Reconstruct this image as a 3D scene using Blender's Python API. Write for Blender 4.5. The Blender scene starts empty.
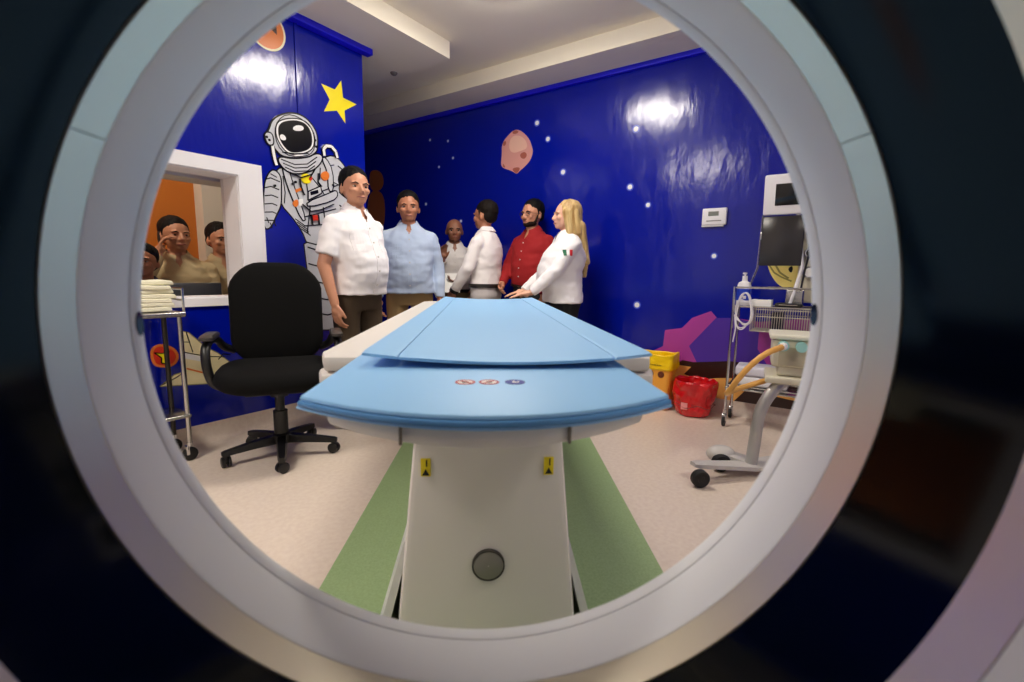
import bpy, bmesh, math, random
from mathutils import Vector, Matrix, noise
from mathutils.bvhtree import BVHTree

# ------------------------------------------------------------------ camera, world, lights, exposure
sc = bpy.context.scene
COL = sc.collection
PI = math.pi
TH, WALL_L, WALL_B, CEIL = .632, 3.0, 3.693, 2.595      # room turned against the scanner, distances of its two walls
PHI = PI/2 - TH                                        # room frame: local x = u (towards back wall), local y = v (towards left wall)
AX = .0441                                             # scanner axis against world Y
RU = Vector((math.sin(TH), math.cos(TH), 0)); RV = Vector((-math.cos(TH), math.sin(TH), 0))
def room(u, v, z=0): return RU*u + RV*v + Vector((0, 0, z))

def make_camera():
    pit, yaw, roll = .142, .026, .015
    fw = Vector((math.sin(yaw)*math.cos(pit), math.cos(yaw)*math.cos(pit), -math.sin(pit)))
    r0 = Vector((math.cos(yaw), -math.sin(yaw), 0)); u0 = r0.cross(fw)
    rt = r0*math.cos(roll) + u0*math.sin(roll); up = -r0*math.sin(roll) + u0*math.cos(roll)
    cd = bpy.data.cameras.new('camera'); co = bpy.data.objects.new('camera', cd); COL.objects.link(co)
    m = Matrix((rt, up, -fw)).transposed().to_4x4(); m.translation = (0, 0, 1); co.matrix_world = m
    cd.sensor_width = 36; cd.lens = 468.8/1024*36; cd.clip_start = .01
    cd.dof.use_dof = True; cd.dof.focus_distance = 3.4; cd.dof.aperture_fstop = 4.0
    sc.camera = co
make_camera()
w = bpy.data.worlds.new('world'); sc.world = w; w.use_nodes = True
w.node_tree.nodes['Background'].inputs[0].default_value = (.5, .6, .8, 1); w.node_tree.nodes['Background'].inputs[1].default_value = .05
sc.view_settings.view_transform = 'Standard'; sc.view_settings.look = 'None'
sc.view_settings.exposure = 0.0; sc.view_settings.gamma = 1; sc.view_settings.use_curve_mapping = False
sc.cycles.use_denoising = True
sc.cycles.max_bounces = 8; sc.cycles.diffuse_bounces = 5; sc.cycles.sample_clamp_indirect = 6
LAMP_POWER = 44.0
# the lamps: (x, y, radius, strength factor); their builder stands with the ceiling
LAMPS = [(-.02, 2.87, .30, 1.0), (-1.85, .75, .36, .9), (2.0, .55, .27, .9), (-.3, -1.5, .25, .35)]  # last two are unseen lamps, added as fill for right wall and rear

# ------------------------------------------------------------------ materials
def lin(c): return tuple(((x/255)/12.92 if x/255 <= .04045 else ((x/255+.055)/1.055)**2.4) for x in c)
MATS = {}
def mat(name, rgb, rough=.5, metal=0, spec=.5, bump=None, var=None, emit=0, coat=0, stretch=(1,1,1)):
    if name in MATS: return MATS[name]
    m = bpy.data.materials.new(name); m.use_nodes = True; nt = m.node_tree; b = nt.nodes['Principled BSDF']
    c = lin(rgb) + (1,)
    b.inputs['Base Color'].default_value = c; b.inputs['Roughness'].default_value = rough
    b.inputs['Metallic'].default_value = metal; b.inputs['Specular IOR Level'].default_value = spec
    b.inputs['Coat Weight'].default_value = coat
    if bump or var:
        tc = nt.nodes.new('ShaderNodeTexCoord'); mp = nt.nodes.new('ShaderNodeMapping'); mp.inputs['Scale'].default_value = stretch
        nt.links.new(tc.outputs['Object'], mp.inputs['Vector'])
    if bump:
        n = nt.nodes.new('ShaderNodeTexNoise'); n.inputs['Scale'].default_value = bump[0]; n.inputs['Detail'].default_value = 4
        bp = nt.nodes.new('ShaderNodeBump'); bp.inputs['Strength'].default_value = bump[1]; bp.inputs['Distance'].default_value = bump[2] if len(bump) > 2 else .01
        nt.links.new(mp.outputs[0], n.inputs['Vector']); nt.links.new(n.outputs['Fac'], bp.inputs['Height']); nt.links.new(bp.outputs[0], b.inputs['Normal'])
    if var:
        n2 = nt.nodes.new('ShaderNodeTexNoise'); n2.inputs['Scale'].default_value = var[0]; n2.inputs['Detail'].default_value = 5
        rp = nt.nodes.new('ShaderNodeValToRGB'); rp.color_ramp.elements[0].position = .35; rp.color_ramp.elements[1].position = .65
        rp.color_ramp.elements[0].color = lin(var[1]) + (1,); rp.color_ramp.elements[1].color = c
        nt.links.new(mp.outputs[0], n2.inputs['Vector']); nt.links.new(n2.outputs['Fac'], rp.inputs[0]); nt.links.new(rp.outputs[0], b.inputs['Base Color'])
    if emit:
        b.inputs['Emission Color'].default_value = c; b.inputs['Emission Strength'].default_value = emit
    MATS[name] = m
    return m
def clear(name, rgb, alpha, rough=.03):
    if name in MATS: return MATS[name]
    m = bpy.data.materials.new(name); m.use_nodes = True; nt = m.node_tree; nt.nodes.clear()
    o = nt.nodes.new('ShaderNodeOutputMaterial'); mx = nt.nodes.new('ShaderNodeMixShader'); t = nt.nodes.new('ShaderNodeBsdfTransparent')
    p = nt.nodes.new('ShaderNodeBsdfPrincipled'); p.inputs['Base Color'].default_value = lin(rgb)+(1,); p.inputs['Roughness'].default_value = rough
    mx.inputs[0].default_value = alpha; t.inputs[0].default_value = (1,1,1,1)
    nt.links.new(t.outputs[0], mx.inputs[1]); nt.links.new(p.outputs[0], mx.inputs[2]); nt.links.new(mx.outputs[0], o.inputs[0])
    MATS[name] = m
    return m

# ------------------------------------------------------------------ mesh helpers
def basis(d):
    d = Vector(d).normalized(); a = Vector((0,0,1)) if abs(d.z) < .9 else Vector((1,0,0))
    x = a.cross(d).normalized(); return x, d.cross(x), d
class MB:
    def __init__(s): s.v = []; s.f = []; s.mi = []; s.k = 0
    def add(s, vs, fs):
        o = len(s.v); s.v += [tuple(p) for p in vs]; s.f += [tuple(i+o for i in f) for f in fs]; s.mi += [s.k]*len(fs); return s
    def use(s, k): s.k = k; return s
    def loft(s, rings, caps=True, closed=False):
        n = len(rings[0]); vs = [p for r in rings for p in r]; fs = []
        m = len(rings)
        for i in range(m if closed else m-1):
            j = (i+1) % m
            for k in range(n):
                l = (k+1) % n; fs.append((i*n+k, i*n+l, j*n+l, j*n+k))
        if caps and not closed:
            fs.append(tuple(range(n-1, -1, -1))); fs.append(tuple((m-1)*n+k for k in range(n)))
        return s.add(vs, fs)
    def box(s, c, d, rot=None, b=0):
        x, y, z = d[0]/2, d[1]/2, d[2]/2; c = Vector(c)
        b = min(b, x*.9, y*.9, z*.9)
        R = rot.to_3x3() if rot else Matrix.Identity(3)
        if b <= 0:
            rings = [[(-x,-y,q),(x,-y,q),(x,y,q),(-x,y,q)] for q in (-z, z)]
        else:
            def rr(ex, q):
                o = []
                for (sx, sy, a0) in ((1,1,0),(-1,1,PI/2),(-1,-1,PI),(1,-1,1.5*PI)):
                    for t in range(4):
                        a = a0 + t*PI/6; r = b
                        o.append((sx*(x-b) + (r-ex)*math.cos(a), sy*(y-b) + (r-ex)*math.sin(a), q))
                return o
            rings = [rr(b*.999, -z), rr(b*.29, -z+b*.29), rr(0, -z+b), rr(0, z-b), rr(b*.29, z-b*.29), rr(b*.999, z)]
            rings = [rr(b*(1-math.sin(t*PI/6)), -z + b*(1-math.cos(t*PI/6))) for t in range(4)] + [rr(b*(1-math.cos(t*PI/6)), z - b*(1-math.sin(t*PI/6))) for t in range(4)]
        return s.loft([[c + R @ Vector(p) for p in r] for r in rings])
    def cyl(s, p0, p1, r0, r1=None, n=16):
        r1 = r0 if r1 is None else r1; p0 = Vector(p0); p1 = Vector(p1); x, y, d = basis(p1-p0)
        return s.loft([[p + (x*math.cos(2*PI*k/n) + y*math.sin(2*PI*k/n))*r for k in range(n)] for p, r in ((p0, r0), (p1, r1))])
    def capsule(s, p0, p1, r0, r1=None, n=14, flat=None):
        r1 = r0 if r1 is None else r1; p0 = Vector(p0); p1 = Vector(p1); x, y, d = basis(p1-p0); rings = []
        for t in (0.05, .35, .7, 1): a = PI/2*(1-t); rings.append((p0 - d*r0*math.sin(a), r0*math.cos(a)))
        for t in (1, .7, .35, .05): a = PI/2*(1-t); rings.append((p1 + d*r1*math.sin(a), r1*math.cos(a)))
        return s.loft([[p + (x*math.cos(2*PI*k/n) + y*math.sin(2*PI*k/n))*r for k in range(n)] for p, r in rings])
    def ell(s, c, r, M=None, n=20, m=12):
        c = Vector(c); M = M or Matrix.Identity(3); rings = []
        for i in range(m+1):
            a = -PI/2 + PI*min(max(i/m, .02), .98)
            rings.append([c + M @ Vector((r[0]*math.cos(a)*math.cos(2*PI*k/n), r[1]*math.cos(a)*math.sin(2*PI*k/n), r[2]*math.sin(a))) for k in range(n)])
        return s.loft(rings)
    def tube(s, pts, r, n=8, closed=False):
        pts = [Vector(p) for p in pts]; rings = []; N = len(pts); x = None
        rad = r if isinstance(r, (list, tuple)) else [r]*N
        for i, p in enumerate(pts):
            a = pts[i-1] if (i or closed) else p; b = pts[(i+1) % N] if (i < N-1 or closed) else p
            d = (b-a).normalized()
            if x is None: x, y, _ = basis(d)
            else:
                x = (x - d*x.dot(d)).normalized(); y = d.cross(x)
            rings.append([p + (x*math.cos(2*PI*k/n) + y*math.sin(2*PI*k/n))*rad[i] for k in range(n)])
        return s.loft(rings, closed=closed)
    def lathe(s, prof, o=(0,0,0), axis='z', n=48, a0=0, a1=2*PI, closed=True):
        o = Vector(o); full = abs(a1-a0-2*PI) < 1e-6; cnt = n if full else n+1; rings = []
        for r, h in prof:
            ring = []
            for k in range(cnt):
                a = a0 + (a1-a0)*k/n; c, q = r*math.cos(a), r*math.sin(a)
                ring.append(o + (Vector((c, q, h)) if axis == 'z' else Vector((c, h, q)) if axis == 'y' else Vector((h, c, q))))
            rings.append(ring)
        m = len(rings); vs = [p for r in rings for p in r]; fs = []
        for i in range(m if closed else m-1):
            j = (i+1) % m
            for k in range(cnt if full else cnt-1):
                l = (k+1) % cnt; fs.append((i*cnt+k, i*cnt+l, j*cnt+l, j*cnt+k))
        if not full and closed:
            fs.append(tuple(i*cnt for i in range(m))); fs.append(tuple(i*cnt+cnt-1 for i in range(m-1, -1, -1)))
        return s.add(vs, fs)
    def prism(s, pts, off, f):       # f maps a 2-D outline point and a height to 3-D
        return s.loft([[f(p, h) for p in pts] for h in off])
    def xform(s, M):
        s.v = [tuple(M @ Vector(p)) for p in s.v]; return s
    def build(s, name, m, parent=None, loc=(0,0,0), rz=0, smooth=True, remesh=None, relax=4, fn=None, cut=None):
        me = bpy.data.meshes.new(name); me.from_pydata(s.v, [], s.f)
        bm = bmesh.new(); bm.from_mesh(me); bmesh.ops.recalc_face_normals(bm, faces=bm.faces); bm.to_mesh(me); bm.free()
        ms = m if isinstance(m, (list, tuple)) else [m]
        for q in ms: me.materials.append(q)
        if len(ms) > 1: me.polygons.foreach_set('material_index', s.mi)
        o = bpy.data.objects.new(name, me); COL.objects.link(o)
        if remesh:
            md = o.modifiers.new('r', 'REMESH'); md.mode = 'VOXEL'; md.voxel_size = remesh
            if relax:
                sm = o.modifiers.new('s', 'SMOOTH'); sm.iterations = relax; sm.factor = .5
            dg = bpy.context.evaluated_depsgraph_get(); ev = o.evaluated_get(dg)
            m2 = bpy.data.meshes.new_from_object(ev); o.modifiers.clear(); o.data = m2; m2.name = name
            bpy.data.meshes.remove(me); me = m2
            if not len(me.materials): me.materials.append(ms[0])
            if fn:
                for vv in me.vertices: vv.co = fn(vv.co, vv.normal)
            if cut:
                bm = bmesh.new(); bm.from_mesh(me); bmesh.ops.delete(bm, geom=[f for f in bm.faces if cut(f.calc_center_median())], context='FACES'); bm.to_mesh(me); bm.free()
        if smooth == True:
            for p in me.polygons: p.use_smooth = True
            if not remesh:
                me.set_sharp_from_angle(angle=math.radians(38))
        o.location = loc; o.rotation_euler = (0, 0, rz)
        if parent: o.parent = parent
        return o
def tag(o, label=None, cat=None, group=None, kind=None):
    if label: o['label'] = label
    if cat: o['category'] = cat
    if group: o['group'] = group
    if kind: o['kind'] = kind
    return o
def thing(name, label, cat, loc=(0,0,0), rz=0, group=None):
    o = bpy.data.objects.new(name, None); COL.objects.link(o); o.location = loc; o.rotation_euler = (0,0,rz)
    return tag(o, label, cat, group)
def copy_tree(o, parent=None):
    c = o.copy(); COL.objects.link(c)
    if parent: c.parent = parent
    for ch in list(o.children): copy_tree(ch, c)
    return c
def struct(o): return tag(o, kind='structure')

# ------------------------------------------------------------------ palette
M_BLUE = mat('blue_gloss_paint', (1, 19, 150), .17, spec=.5, bump=(7, .5, .012), stretch=(1, 1, .4))
M_CROWN = mat('bright_blue_trim', (20, 14, 236), .4)
M_CREAM = mat('cream_plaster', (226, 220, 208), .7)
M_CEIL = mat('ceiling_paint', (242, 234, 216), .8)
M_FLOOR = mat('cream_vinyl', (230, 215, 200), .34, var=(45, (222, 205, 190)), bump=(160, .04))
M_GREEN = mat('green_vinyl', (158, 184, 132), .4, var=(130, (146, 172, 120)))
M_WHITE = mat('white_plastic', (226, 226, 226), .35)
M_WPAINT = mat('white_paint', (236, 234, 238), .45)
M_BORE = mat('bore_white_plastic', (240, 240, 242), .4)
M_ACCENT = mat('pale_blue_plastic', (172, 208, 226), .38)
M_BAND = mat('brushed_metal', (232, 220, 198), .32, metal=.78, bump=(60, .04), stretch=(1, 40, 1))
M_WINDOW = mat('dark_scan_window', (2, 7, 11), .08, spec=.16)
M_PAD = mat('light_blue_vinyl', (140, 190, 232), .5, bump=(320, .04))
M_SHELL = mat('warm_white_shell', (222, 216, 208), .4)
M_GREY = mat('grey_plastic', (128, 124, 118), .5)
M_BLACKP = mat('black_plastic', (14, 14, 15), .4)
M_FABRIC = mat('black_fabric', (7, 7, 7), .9, spec=.2, bump=(400, .2))
M_STEEL = mat('steel', (190, 188, 184), .25, metal=1)
M_CHROME = mat('chrome', (214, 214, 214), .12, metal=1)
M_DKMET = mat('dark_tube', (70, 66, 60), .35, metal=.8)
M_RUBBER = mat('black_rubber', (16, 16, 16), .6)
M_TOWEL = mat('cream_cloth', (236, 232, 206), .9, bump=(180, .3))
M_BEIGE = mat('beige_housing', (206, 200, 178), .45)
M_TEAL = mat('teal_port', (150, 204, 200), .4)
M_YHOSE = mat('amber_hose', (222, 166, 84), .45)
M_SCREEN = mat('dark_screen', (16, 16, 20), .12)
M_RED = mat('red_bag_film', (206, 14, 22), .25, bump=(26, .6), coat=.4)
M_YELLOW = mat('yellow_bag_film', (248, 206, 0), .35, bump=(22, .4))
M_ORANGEB = mat('orange_bin', (240, 168, 60), .45)
M_ORANGE = mat('orange_wall_paint', (206, 118, 34), .6)
M_PAPER = mat('white_paper', (244, 243, 240), .7)
M_LAMP = mat('lamp_glow', (255, 246, 232), .5, emit=LAMP_POWER)
M_GLASS = clear('window_glass', (10, 12, 12), .08)
M_CLEARFILM = clear('clear_film', (210, 60, 60), .35, .2)

# ------------------------------------------------------------------ the room
def rbox(mb, u0, u1, v0, v1, z0, z1): return mb.box(((u0+u1)/2, (v0+v1)/2, (z0+z1)/2), (u1-u0, v1-v0, z1-z0))
RIGHT, REAR, FAR = -2.3, -2.4, 5.4
struct(rbox(MB(), REAR-.1, WALL_B+.1, RIGHT-.1, FAR+.1, -.1, 0).build('floor', M_FLOOR, rz=PHI))
g = MB(); g.box((0, 1.75, .001), (1.13, 3.1, .002)); struct(g.build('trim_green_floor_strip', M_GREEN))
UPZ = 2.715
struct(rbox(MB(), REAR-.1, WALL_B+.1, RIGHT-.1, FAR+.1, UPZ, UPZ+.1).build('ceiling', M_CEIL, rz=PHI))
for nm, q in (('trim_soffit_back', (3.34, WALL_B, RIGHT, FAR)), ('trim_soffit_left', (REAR, 2.83, 2.57, FAR)),
              ('trim_soffit_right', (REAR, 3.34, RIGHT, RIGHT+.45)), ('trim_soffit_rear', (REAR, REAR+.45, RIGHT+.45, 2.57))):
    struct(rbox(MB(), *q, CEIL, UPZ).build(nm, M_CEIL, rz=PHI))
wallb = struct(rbox(MB(), WALL_B, WALL_B+.1, RIGHT-.1, FAR+.1, 0, UPZ).build('wall_back', M_BLUE, rz=PHI))
struct(rbox(MB(), REAR-.1, WALL_B, RIGHT-.1, RIGHT, 0, UPZ).build('wall_right', M_BLUE, rz=PHI))
struct(rbox(MB(), REAR-.1, REAR, RIGHT, FAR, 0, UPZ).build('wall_rear', M_CREAM, rz=PHI))
struct(rbox(MB(), 2.365, WALL_B, FAR, FAR+.1, 0, UPZ).build('wall_corridor', M_BLUE, rz=PHI))
ENDU = 2.365; OU0, OU1, OZ0, OZ1 = .34, 1.438, .837, 1.557
m = MB()
rbox(m, REAR, OU0, 3, 3.18, 0, CEIL); rbox(m, OU1, ENDU, 3, 3.18, 0, CEIL); rbox(m, OU0, OU1, 3, 3.18, 0, OZ0); rbox(m, OU0, OU1, 3, 3.18, OZ1, CEIL)
walll = struct(m.build('wall_left', M_BLUE, rz=PHI))
struct(rbox(MB(), 2.25, ENDU, 3.18, FAR, 0, CEIL).build('wall_partition', M_CREAM, rz=PHI))
struct(rbox(MB(), REAR, 2.25, 4.75, 4.85, 0, CEIL).build('wall_control', M_ORANGE, rz=PHI))
# cove skirting: a quarter-round of the floor vinyl
def cove(name, a, b, put):
    prof = [(0, 0), (0, .1)] + [(.004+.05*(1-math.sin(t)), .1*(1-math.cos(t))) if 0 else (.05*(1-math.sin(t)), .1 - .1*math.sin(t) if 0 else .1*(1-math.cos(PI/2-t))) for t in [PI/2*i/6 for i in range(7)]]
    pts = [(0, 0), (.055, 0), (.05, .004)] + [(.05*(1-math.sin(t)) + .004, .1*(1-math.cos(t))) for t in [PI/2*(i/7) for i in range(1, 8)]] + [(0, .1)]
    mb = MB(); mb.loft([[put(q, d, z) for d, z in pts] for q in (a, b)]); struct(mb.build(name, M_FLOOR, rz=PHI))
cove('baseboard_left', REAR, ENDU+.05, lambda q, d, z: (q, 3-d, z))
cove('baseboard_back', RIGHT, FAR, lambda q, d, z: (WALL_B-d, q, z))
struct(rbox(MB(), REAR, ENDU+.05, 2.94, 3.0, CEIL-.04, CEIL).build('trim_crown_left', M_CROWN, rz=PHI))
struct(rbox(MB(), WALL_B-.035, WALL_B, RIGHT, FAR, CEIL-.035, CEIL).build('trim_crown_back', M_CROWN, rz=PHI))
struct(rbox(MB(), 1.842, 1.862, 2.991, 3.0, 2.0, CEIL-.04).build('trim_conduit_left', M_BLUE, rz=PHI))
# window into the control room
m = MB()
for q in ((.2, 1.578, OZ1, 1.634), (.2, 1.578, .79, OZ0), (OU1, 1.578, OZ0, OZ1), (.2, OU0, OZ0, OZ1)):
    rbox(m, q[0], q[1], 2.985, 3.0, q[2], q[3])
for q in ((OU0, OU1, OZ1-.006, OZ1), (OU0, OU1, OZ0, OZ0+.006), (OU1-.006, OU1, OZ0, OZ1), (OU0, OU0+.006, OZ0, OZ1)):
    rbox(m, q[0], q[1], 3.0, 3.2, q[2], q[3])
win = struct(m.build('window_1', M_WPAINT, rz=PHI, smooth=False))
tag(rbox(MB(), OU0+.006, OU1-.006, 3.165, 3.173, OZ0+.006, OZ1-.006).build('glass_pane', M_GLASS, win, smooth=False), 'clear viewing glass')
m = MB(); rbox(m, 1.9, 2.1, 4.6, 4.75, 0, CEIL); rbox(m, 2.12, 2.2, 4.66, 4.75, 0, CEIL)
struct(m.build('trim_control_pillar', M_CREAM, rz=PHI))
struct(rbox(MB(), -.3, 2.25, 3.3, 3.5, 1.55, 1.78).build('trim_control_header', M_CREAM, rz=PHI))

# lamps
def lamp(x, y, r, k, label):
    t = thing('ceiling_light', label, 'ceiling light', (x, y, UPZ), 0, 'round ceiling lights')
    MB().lathe([(r+.025, -.0005), (r+.025, -.02), (r, -.026), (r, -.0005)]).build('trim_ring', M_WPAINT, t)
    d = MB(); d.lathe([(.001, -.075), (r*.45, -.07), (r*.78, -.055), (r*.95, -.036), (r, -.018), (r, -.004), (.001, -.004)], closed=False)
    mm = M_LAMP if abs(k-1) < .01 else mat('lamp_glow_%d' % round(k*10), (255, 246, 232), .5, emit=LAMP_POWER*k)
    d.build('diffuser', mm, t)
for (x, y, r, k), lb in zip(LAMPS, ('round white ceiling light over the far half of the table', 'round white ceiling light to the left of the scanner',
                                   'unseen ceiling light added to the right of the scanner', 'unseen ceiling light added behind the scanner')):
    lamp(x, y, r, k, lb)
p = room(.9, 3.95, CEIL); t = thing('ceiling_light', 'round ceiling light inside the control room behind the window', 'ceiling light', p)
MB().lathe([(.2, -.0005), (.2, -.02), (.18, -.026), (.18, -.0005)]).build('trim_ring', M_WPAINT, t)
MB().lathe([(.001, -.022), (.13, -.022), (.18, -.018), (.18, -.004), (.001, -.004)], closed=False).build('diffuser', mat('lamp_glow_control', (255, 240, 214), .5, emit=75), t)
t = thing('smoke_detector', 'small dark round detector on the lowered ceiling past the left wall', 'detector', room(2.77, 3.12, CEIL))
MB().lathe([(.001, -.02), (.018, -.018), (.027, -.008), (.03, -.0005), (.001, -.0005)], closed=False).build('cover', M_GREY, t)

# ------------------------------------------------------------------ painted murals: thin paint layers on the walls
LEFT_ART={'helmet':[(1.642,1.861),(1.662,1.923),(1.721,1.973),(1.804,2.007),(1.883,2.006),(1.950,1.959),(1.976,1.904),(1.972,1.829),(1.961,1.793),(1.901,1.749),(1.801,1.724),(1.718,1.718),(1.683,1.745),(1.659,1.769),(1.623,1.784),(1.610,1.823)],
'helmet_pack':[(1.610,1.823),(1.625,1.847),(1.663,1.846),(1.671,1.785),(1.647,1.767),(1.623,1.779)],
'visor':[(1.704,1.908),(1.754,1.944),(1.838,1.968),(1.899,1.958),(1.931,1.910),(1.934,1.843),(1.904,1.798),(1.827,1.763),(1.767,1.755),(1.724,1.789),(1.697,1.843)],
'shine1':[(1.797,1.910),(1.818,1.931),(1.855,1.941),(1.877,1.932),(1.870,1.913),(1.835,1.899),(1.805,1.897)],
'shine2':[(1.708,1.841),(1.718,1.854),(1.737,1.853),(1.750,1.837),(1.745,1.822),(1.724,1.818),(1.710,1.825)],
'collar':[(1.701,1.717),(1.777,1.716),(1.888,1.744),(1.971,1.795),(2.014,1.775),(1.984,1.717),(1.923,1.666),(1.808,1.623),(1.737,1.632),(1.687,1.682)],
'torso':[(1.715,1.666),(1.808,1.628),(1.923,1.669),(2.013,1.769),(2.090,1.806),(2.160,1.780),(2.223,1.701),(2.223,1.528),(2.188,1.399),(2.122,1.219),(1.872,1.168),(1.832,1.270),(1.763,1.354),(1.701,1.414),(1.672,1.519),(1.642,1.578)],
'legs':[(1.840,1.219),(2.169,1.227),(2.116,0.570),(1.905,0.589),(1.873,0.870),(1.853,1.060)],
'arm':[(1.657,1.639),(1.608,1.572),(1.590,1.485),(1.586,1.389),(1.575,1.291),(1.591,1.250),(1.630,1.275),(1.662,1.344),(1.701,1.414),(1.706,1.502),(1.711,1.601)],
'strap1':[(1.715,1.666),(1.756,1.674),(1.771,1.611),(1.802,1.516),(1.868,1.342),(1.835,1.328),(1.764,1.488),(1.728,1.593)],
'strap2':[(2.000,1.766),(2.034,1.779),(2.086,1.701),(2.086,1.558),(2.044,1.552),(2.043,1.681)],
'chest':[(1.874,1.458),(2.051,1.541),(2.108,1.573),(2.121,1.533),(2.076,1.490),(1.885,1.423)],
'chest2':[(1.890,1.529),(1.984,1.578),(1.993,1.532),(1.887,1.471)],
'black':[(1.903,1.529),(1.963,1.551),(1.966,1.528),(1.907,1.505)],
'orange1':[(2.023,1.687),(2.054,1.677),(2.055,1.642),(2.024,1.617),(1.993,1.628),(1.988,1.660)],
'yellow':[(1.842,1.623),(1.877,1.646),(1.911,1.635),(1.916,1.590),(1.873,1.574),(1.845,1.588)],
'red1':[(1.895,1.621),(1.924,1.635),(1.926,1.609),(1.900,1.597)],
'orange2':[(1.796,1.526),(1.843,1.548),(1.847,1.532),(1.802,1.509)],
'orange3':[(1.771,1.445),(1.812,1.473),(1.816,1.428),(1.787,1.411)],
'white1':[(1.818,1.468),(1.847,1.475),(1.850,1.432),(1.819,1.422)],
'hoseL':[(1.659,1.769),(1.662,1.730),(1.669,1.689),(1.678,1.657)],
'hoseR':[(2.021,1.784),(2.016,1.827),(2.037,1.853),(2.079,1.858),(2.112,1.830),(2.122,1.791)],
'star':[(2.182,2.322),(2.193,2.212),(2.307,2.200),(2.202,2.129),(2.206,2.043),(2.139,2.111),(2.037,2.078),(2.085,2.168),(2.025,2.252),(2.128,2.246)],
'shuttle':[(1.086,0.656),(1.118,0.644),(1.152,0.606),(1.194,0.556),(1.262,0.508),(1.355,0.412),(1.287,0.398),(1.242,0.329),(1.081,0.348),(0.959,0.363),(1.029,0.416),(1.065,0.423)],
'flame':[(0.932,0.565),(0.967,0.593),(1.007,0.580),(1.040,0.560),(1.058,0.516),(1.033,0.470),(0.978,0.470),(0.939,0.488)],
'flamey':[(0.947,0.551),(0.983,0.543),(1.017,0.553),(1.005,0.519),(0.992,0.484),(0.976,0.491),(0.978,0.519)],
'stripe':[(1.092,0.447),(1.214,0.391),(1.213,0.381),(1.092,0.437)],
'white2':[(1.089,0.533),(1.194,0.493),(1.173,0.470),(1.087,0.500)]}
BACK_ART={'asteroid':[(2.605,2.285),(2.557,2.300),(2.511,2.289),(2.460,2.255),(2.402,2.194),(2.377,2.137),(2.360,2.084),(2.384,2.016),(2.446,1.964),(2.503,1.933),(2.535,1.906),(2.592,1.945),(2.690,1.977),(2.717,2.012),(2.706,2.099),(2.709,2.205)],
'as_light':[(2.605,2.248),(2.510,2.246),(2.437,2.190),(2.421,2.120),(2.492,2.107),(2.580,2.095),(2.632,2.148)],
'cr1':[(2.464,2.095),(2.432,2.082),(2.426,2.052),(2.455,2.029),(2.494,2.047),(2.502,2.079)],
'cr2':[(2.583,2.293),(2.540,2.293),(2.517,2.272),(2.553,2.261),(2.590,2.269)],
'cr3':[(2.694,2.209),(2.664,2.220),(2.656,2.192),(2.678,2.171),(2.695,2.182)],
'cr4':[(2.691,2.020),(2.668,1.994),(2.670,1.980),(2.695,1.991)],
'cr5':[(2.580,1.967),(2.504,1.968),(2.503,1.941),(2.535,1.910),(2.577,1.941)],
'rock':[(1.369,0.294),(1.372,0.344),(1.223,0.385),(1.106,0.454),(1.098,0.582),(0.970,0.608),(0.901,0.690),(0.769,0.750),(0.724,0.701),(0.603,0.709),(0.440,0.692),(0.118,0.741),(0.087,0.394),(0.819,0.345)],
'rockd':[(0.909,0.474),(0.731,0.701),(0.603,0.709),(0.491,0.688),(0.377,0.534),(0.365,0.386),(0.842,0.350)],
'ground':[(1.412,0.289),(0.842,0.357),(0.613,0.392),(0.086,0.380),(0.059,0.080),(0.568,0.113),(1.402,0.103)],
'dune':[(1.416,0.373),(1.192,0.413),(1.122,0.324),(0.876,0.322),(0.932,0.252),(0.811,0.222),(0.692,0.254),(0.583,0.269),(0.467,0.227),(0.571,0.113),(1.402,0.103)],
'dune2':[(0.425,0.189),(0.311,0.250),(0.072,0.231),(0.066,0.163),(0.212,0.166)],
'moon':[(0.438,1.121),(0.419,1.071),(0.403,1.026),(0.360,0.962),(0.312,0.931),(0.258,0.911),(0.184,0.923),(0.123,0.982),(0.116,1.077),(0.149,1.172),(0.227,1.230),(0.312,1.242),(0.397,1.215),(0.437,1.166)],
'moonline1':[(0.390,1.136),(0.376,1.086),(0.347,1.037),(0.292,0.998)],
'moonline2':[(0.418,1.091),(0.382,1.037),(0.336,1.007),(0.273,0.979)],
'moonspot':[(0.302,1.065),(0.278,1.086),(0.271,1.059),(0.278,1.036),(0.291,1.042)],
'brown1':[(4.615,2.148),(4.491,2.167),(4.373,2.100),(4.361,1.968),(4.466,1.911),(4.606,1.945)],
'brown2':[(4.643,1.925),(4.431,1.930),(4.349,1.813),(4.358,1.569),(4.450,1.415),(4.702,1.423)]}
STAR_SPOTS=[(2.326,2.320,0.035),(2.210,2.169,0.034),(2.051,1.876,0.037),(1.443,1.697,0.035),(1.417,2.130,0.036),(1.289,1.548,0.030),(0.777,1.152,0.029),(1.335,0.767,0.038),(3.631,2.362,0.021),(3.381,2.317,0.020),(3.314,2.145,0.021),(3.507,2.080,0.020),(3.699,1.723,0.025),(3.209,1.522,0.024)]

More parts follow.
